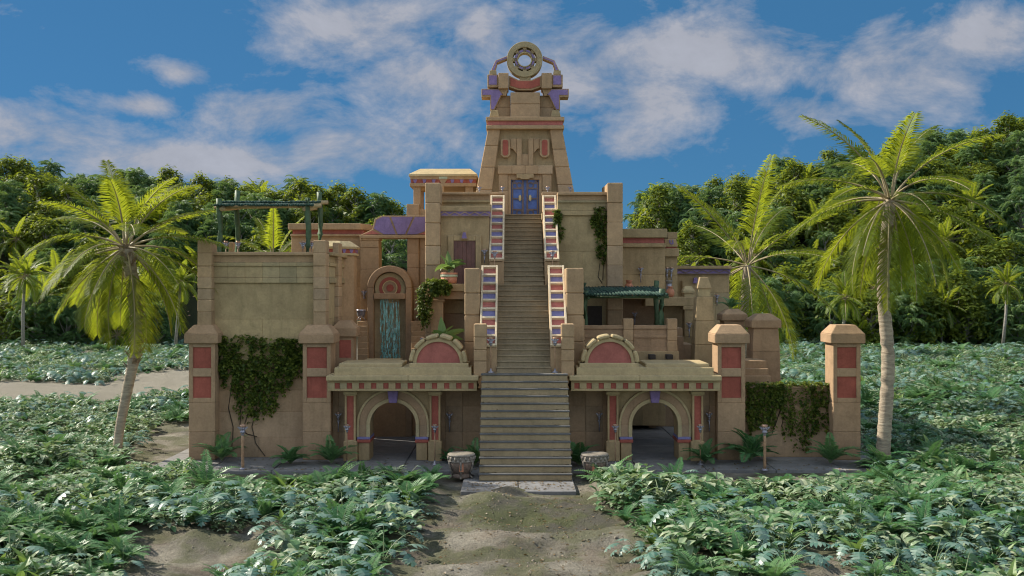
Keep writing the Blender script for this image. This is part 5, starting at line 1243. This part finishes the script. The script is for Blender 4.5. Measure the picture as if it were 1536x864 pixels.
pl = [(X(1323, dR), dR, -.1), (X(1327, dR), dR, Z(640, dR)), (X(1332, dR), dR, Z(540, dR)), (X(1325, dR), dR, Z(440, dR)), (X(1328, dR), dR, Z(370, dR)), (X(1335, dR), dR, Z(300, dR))]
palm('tall coconut palm with pale trunk, right of the temple', (pl[0][0], dR, 0), pl, .34, .27, 30, 5.5, 76, 1.4, .055, 8, (-58, 88), (.75, 36))
dM = 74.0
pl = [(X(1112, dM), dM, 0), (X(1114, dM), dM, Z(520, dM)), (X(1117, dM), dM, Z(460, dM)), (X(1121, dM), dM, Z(398, dM))]
palm('palm with long arching fronds behind the right end of the temple', (pl[0][0], dM, 0), pl, .3, .3, 20, 8.2, 68, 1.7, .08, 14, (-45, 87), (0, 0), None, 'frond', (38, 85))
dB = 80.0
pl = [(X(412, dB), dB, 0), (X(412, dB), dB, Z(450, dB)), (X(410, dB), dB, Z(400, dB))]
palm('palm showing its upright fronds under the bamboo shelter', (pl[0][0], dB, 0), pl, .3, .28, 14, 5.2, 40, 1.1, .12, 15, (-10, 86), (0, 0))

# ---------------- jungle
def mk_tree(seed, hgt, spread, nclump, nleaf, kind):
    rp.seed(seed); tr = MB(); cr = MB(); clumps = []
    tr.tube([(0, 0, -.5), (rp.uniform(-.3, .3), rp.uniform(-.3, .3), hgt * .35), (rp.uniform(-.6, .6), rp.uniform(-.6, .6), hgt * .72)], [.28, .2, .1], 7, 0)
    for i in range(nclump):
        a = i * 2.4 + rp.uniform(-.4, .4); u = rp.random(); z = hgt * (.1 + .88 * u); rr = spread * (math.sin(PI * min(1, .25 + u * .75)) ** .6) * rp.uniform(.45, 1.0)
        c = Vector((math.cos(a) * rr, math.sin(a) * rr, z)); clumps.append(c)
        b = Vector((0, 0, max(hgt * .15, z - rr * .8 - .5))); m_ = b.lerp(c, .55) + Vector((0, 0, -.2)); tr.tube([b, m_, c], [.09, .05, .02], 5, 0, False)
    for c in clumps:
        out = Vector((c.x, c.y, c.z - hgt * .45)).normalized(); R_ = spread * rp.uniform(.26, .42)
        if kind == 'round':
            for j in range(nleaf):
                v = Vector((rp.gauss(0, 1), rp.gauss(0, 1), rp.gauss(0, .75))); v = v.normalized() * (rp.random() ** .45) * R_
                p = c + v; nrm = (v.normalized() * .6 + out * .4 + UP * .7 + Vector((rp.uniform(-.6, .6), rp.uniform(-.6, .6), rp.uniform(-.4, .4)))).normalized()
                t1 = nrm.cross(Vector((rp.uniform(-1, 1), rp.uniform(-1, 1), rp.uniform(-1, 1)))).normalized(); t2 = nrm.cross(t1); L_ = rp.uniform(.45, .95); W_ = L_ * .42
                cr.add([p - t1 * L_ * .5, p + t2 * W_ * .5 - nrm * .03, p + t1 * L_ * .5 - nrm * .08, p - t2 * W_ * .5 - nrm * .03], [(0, 1, 2, 3)])
        else:
            for j in range(nleaf):
                a = rp.uniform(0, 360); p = c + Vector((rp.uniform(-.4, .4), rp.uniform(-.4, .4), rp.uniform(-.3, .3))) * R_
                fern_frond(cr, p, a, rp.uniform(10, 65), rp.uniform(1.5, 2.6), rp.uniform(90, 140), 12, .14, .62, 0, None, 0, 52, -.2, .5)
    return mesh_of('trunk', tr, ('treebark',)), mesh_of('crown', cr, ('leafa' if kind == 'round' else 'leafb',))
def mk_jpalm(seed, hgt, L, nf):
    rp.seed(seed); tr = MB(); cr = MB(); tr.tube([(0, 0, -.5), (.15, 0, hgt * .5), (.05, .1, hgt)], [.2, .16, .15], 7, 0)
    for i in range(nf):
        u = (i + .5) / nf; fern_frond(cr, (.05, .1, hgt), i * 137.5, 84 - 115 * u + rp.uniform(-6, 6), L * rp.uniform(.85, 1.1), rp.uniform(60, 100) * (.5 + .5 * u), 24, .16, .75, 0, 1, .045, 38, .1, .3, True, .15, lambda t: (min(1, .5 + t * 2.0)) * (1 - t ** 3 * .75))
    return mesh_of('trunk', tr, ('treebark',)), mesh_of('crown', cr, ('frond2', 'stalk'))
KIND = {'round': ('jungle_tree', 'small-leaved jungle tree', [mk_tree(s, h, w, n, 44, 'round') for s, h, w, n in ((41, 7.5, 3.6, 44), (42, 8.5, 3.3, 46), (43, 6.5, 4.0, 42))]),
        'weep': ('weeping_tree', 'tree with drooping feathery leaves', [mk_tree(s, h, w, n, 11, 'weep') for s, h, w, n in ((44, 7, 3.2, 32), (45, 8.2, 3.0, 36))]),
        'palm': ('jungle_palm', 'yellow-green jungle palm', [mk_jpalm(s, h, l, n) for s, h, l, n in ((46, 6.5, 3.2, 24), (47, 4.2, 3.6, 22), (48, 1.0, 4.0, 20))])}
def plant_tree(kind, var, x, y, s, label, group, z=None):
    nm, ph, vs = KIND[kind]; tm_, cm = vs[var % len(vs)]
    r = bpy.data.objects.new(nm, None); COL.objects.link(r); r.location = (x, y, (hill(x, y) - .1) if z is None else z); r.rotation_euler = (rp.uniform(-.06, .06), rp.uniform(-.06, .06), rp.uniform(0, 6.28)); r.scale = (s, s, s * rp.uniform(.9, 1.12))
    r['label'] = label; r['category'] = 'palm' if kind == 'palm' else 'tree'
    if group: r['group'] = group
    for n_, me in (('trunk', tm_), ('crown', cm)):
        c = bpy.data.objects.new(n_, me); COL.objects.link(c); c.parent = r
SIL = [(0, 900), (283, 900), (284, 420), (318, 385), (434, 385), (435, 345), (545, 340), (568, 400), (611, 400), (612, 265), (715, 262), (735, 100), (842, 100), (862, 288), (934, 285), (935, 350), (1015, 365), (1016, 405), (1094, 405), (1095, 900), (1600, 900)]
def sil(px): return float(np.interp(px, [a for a, b in SIL], [b for a, b in SIL]))
rp.seed(123); nt_ = 0; y = 149.0; beyond = []
while y < 214:
    st = 3.7 if y < 160 else 4.7; hw = .7 * y + 6; x = -hw
    while x < hw:
        xx, yy = x + rp.uniform(-.4, .4) * st, y + rp.uniform(-.35, .35) * st; x += st
        px = 768 + xx * F / yy; z = hill(xx, yy); ptop = 432 - (z + 7 - H) * F / yy
        if px < -35 or px > 1571 or min(sil(px - 18), sil(px), sil(px + 18)) < ptop + 25: beyond.append((xx, yy)); continue
        q = rp.random(); kind = 'round' if q < .38 else 'weep' if q < (.8 if yy > 178 else .64) else 'palm'
        if kind == 'palm' and yy > 182 and rp.random() < .7: kind = 'weep'
        side = 'left of the temple' if px < 560 else 'right of the temple' if px > 930 else 'behind the temple'
        row = 'along the front of the jungle' if yy < 160 else 'high on the hill' if yy > 188 else 'on the slope'
        if side == 'left of the temple': side = ('at the far left' if px < 150 else 'behind the left palm' if px < 300 else 'behind the bamboo shelter')
        elif side == 'right of the temple': side = ('at the far right' if px > 1400 else 'behind the right palm' if px > 1230 else 'beside the temple')
        lb = '%s %s, %s' % (KIND[kind][1], row, side)
        s = rp.uniform(.85, 1.25) if kind != 'palm' else rp.uniform(1.0, 1.6)
        plant_tree(kind, (rp.choice((1, 2, 2)) if kind == 'palm' else rp.randrange(3)), xx, yy, s, lb, lb.replace('tree', 'trees', 1).replace('palm', 'palms', 1)); nt_ += 1
    y += st
crowns = [o for o in COL.objects if o.name.startswith('crown') and o.data.name.startswith('crown')]
src = []
for o in crowns:
    if o.data not in [q.data for q in src] and 'frond2' not in [m_.name for m_ in o.data.materials] and len(src) < 5 and o.data.materials[0].name != 'jungle_frond': src.append(o)
gn_field('jungle', beyond, src, 'dense jungle canopy continuing behind the temple and out beyond the clearing', 'jungle')
print('jungle', nt_, {k: len(v) for k, v in ind.items()})
for px, q, d, s, lb in ((1505, 428, 141, 1.15, 'slim palm with full round crown standing before the jungle, far right'), (1266, 445, 132, 1.3, 'bright palm standing before the jungle, just left of the right palm trunk'),
                     (264, 428, 135, 1.1, 'grey-green palm with hanging fronds between the left palm and the temple'), (35, 425, 138, 1.3, 'palm standing before the jungle at the far left')):
    plant_tree('palm', 0, X(px, d), d, s, lb, None, Z(q, d) - 6.5 * s)
# ================================================================== LIGHT, SKY, CAMERA
SUN = Vector((-0.72, 0.32, 0.62)).normalized()
sd = bpy.data.lights.new('sun', 'SUN'); sd.energy = 3.2; sd.angle = R(.53); sd.color = (1, .93, .8)
so = bpy.data.objects.new('sun', sd); COL.objects.link(so); so.rotation_euler = (-SUN).to_track_quat('-Z', 'Y').to_euler(); so.location = SUN * 60
wd = bpy.data.worlds.new('World'); SC.world = wd; wd.use_nodes = True; nt = wd.node_tree
for n in list(nt.nodes): nt.nodes.remove(n)
wo = nt.nodes.new('ShaderNodeOutputWorld'); bg = nt.nodes.new('ShaderNodeBackground'); nt.links.new(bg.outputs[0], wo.inputs[0])
sk = nt.nodes.new('ShaderNodeTexSky'); sk.sky_type = 'NISHITA'; sk.sun_disc = False; sk.sun_elevation = math.asin(SUN.z); sk.sun_rotation = math.atan2(SUN.x, SUN.y)
sk.air_density = 1.0; sk.dust_density = 0.0; sk.ozone_density = 3.0; sk.altitude = 1500
tc = nt.nodes.new('ShaderNodeTexCoord'); dirv = tc.outputs['Generated']
sp = nt.nodes.new('ShaderNodeSeparateXYZ'); nt.links.new(dirv, sp.inputs[0])
az = math_n(nt, 'ARCTAN2', sp.outputs[0], sp.outputs[1]); el = math_n(nt, 'ARCSINE', sp.outputs[2])
cv = nt.nodes.new('ShaderNodeCombineXYZ'); nt.links.new(az, cv.inputs[0]); nt.links.new(math_n(nt, 'MULTIPLY', el, 1.7), cv.inputs[1])
wisp = tex_noise(nt, cv.outputs[0], 8.5, 14, .64, .25); body = tex_noise(nt, cv.outputs[0], 2.6, 3, .5, .2)
# cloud banks: (azimuth, elevation, half widths) of soft blobs on the sky dome, all round
BANKS = [(560, 40, 170, 70), (640, 115, 120, 60), (275, 108, 46, 20), (215, 158, 50, 18), (50, 205, 140, 55), (395, 170, 100, 50), (520, 225, 230, 60), (660, 180, 70, 60), (900, 105, 190, 95), (975, 150, 120, 70), (955, 215, 75, 50), (1050, 70, 200, 60), (1130, 75, 190, 75), (1340, 90, 200, 75), (1490, 50, 100, 60), (1200, 165, 80, 28), (300, 240, 300, 30), (720, 50, 60, 60)]
acc = None
for px, py, rx, ry in BANKS:
    a0 = math.atan2(px - 768, F); e0 = math.atan2(432 - py, math.hypot(F, px - 768))
    u = math_n(nt, 'MULTIPLY', math_n(nt, 'SUBTRACT', az, a0), F / rx); v = math_n(nt, 'MULTIPLY', math_n(nt, 'SUBTRACT', el, e0), F / ry)
    r2 = math_n(nt, 'ADD', math_n(nt, 'MULTIPLY', u, u), math_n(nt, 'MULTIPLY', v, v)); g_ = math_n(nt, 'EXPONENT', math_n(nt, 'MULTIPLY', r2, -0.9))
    acc = g_ if acc is None else math_n(nt, 'MAXIMUM', acc, g_)
away = mapr(nt, math_n(nt, 'ABSOLUTE', az), .62, .9, 0, 1)      # elsewhere on the dome unseen cloud, added as fill light
acc = math_n(nt, 'MAXIMUM', acc, math_n(nt, 'MULTIPLY', mapr(nt, body, .4, .65, 0, 1), away))
dens = math_n(nt, 'ADD', math_n(nt, 'MULTIPLY', acc, .62), math_n(nt, 'ADD', math_n(nt, 'MULTIPLY', math_n(nt, 'SUBTRACT', wisp, .5), 2.3), math_n(nt, 'MULTIPLY', math_n(nt, 'SUBTRACT', body, .5), .5)))
mask = mapr(nt, dens, .2, .72, 0, .9)
CLOUD = (1.72, 1.76, 1.98); BLUE = (.215, .77, 1.48)
lum = math_n(nt, 'MULTIPLY', mapr(nt, wisp, .3, .75, .8, 1.15), mapr(nt, math_n(nt, 'ABSOLUTE', az), .75, 1.7, 1.0, 7.5))  # out-of-view cloud made brighter to fill the shaded walls
cc = nt.nodes.new('ShaderNodeCombineColor'); [nt.links.new(math_n(nt, 'MULTIPLY', lum, CLOUD[i]), cc.inputs[i]) for i in range(3)]
sky = mixc(nt, .72, mixc(nt, 1.0, sk.outputs[0], (.13, .25, .36), 'MULTIPLY'), BLUE)
warm = mixc(nt, mapr(nt, math_n(nt, 'ABSOLUTE', az), .75, 1.7, 0, 1), (1, 1, 1), (1.0, 1.0, .9))
nt.links.new(mixc(nt, mask, sky, mixc(nt, 1.0, cc.outputs[0], warm, 'MULTIPLY')), bg.inputs[0]); bg.inputs[1].default_value = .1
cd = bpy.data.cameras.new('camera'); cam = bpy.data.objects.new('camera', cd); COL.objects.link(cam); SC.camera = cam
cam.location = (0, 0, H); cam.rotation_euler = (R(90), 0, 0); cd.lens = 36; cd.sensor_width = 36; cd.clip_end = 4000; cd.clip_start = .1
SC.view_settings.view_transform = 'Standard'; SC.view_settings.look = 'None'; SC.view_settings.exposure = 1.3; SC.view_settings.gamma = 1
SC.cycles.use_denoising = True; SC.cycles.max_bounces = 8; SC.cycles.diffuse_bounces = 5; SC.cycles.transmission_bounces = 3; SC.cycles.transparent_max_bounces = 8; SC.cycles.glossy_bounces = 2
SC.cycles.filter_width = 1.1; SC.cycles.caustics_reflective = False; SC.cycles.caustics_refractive = False
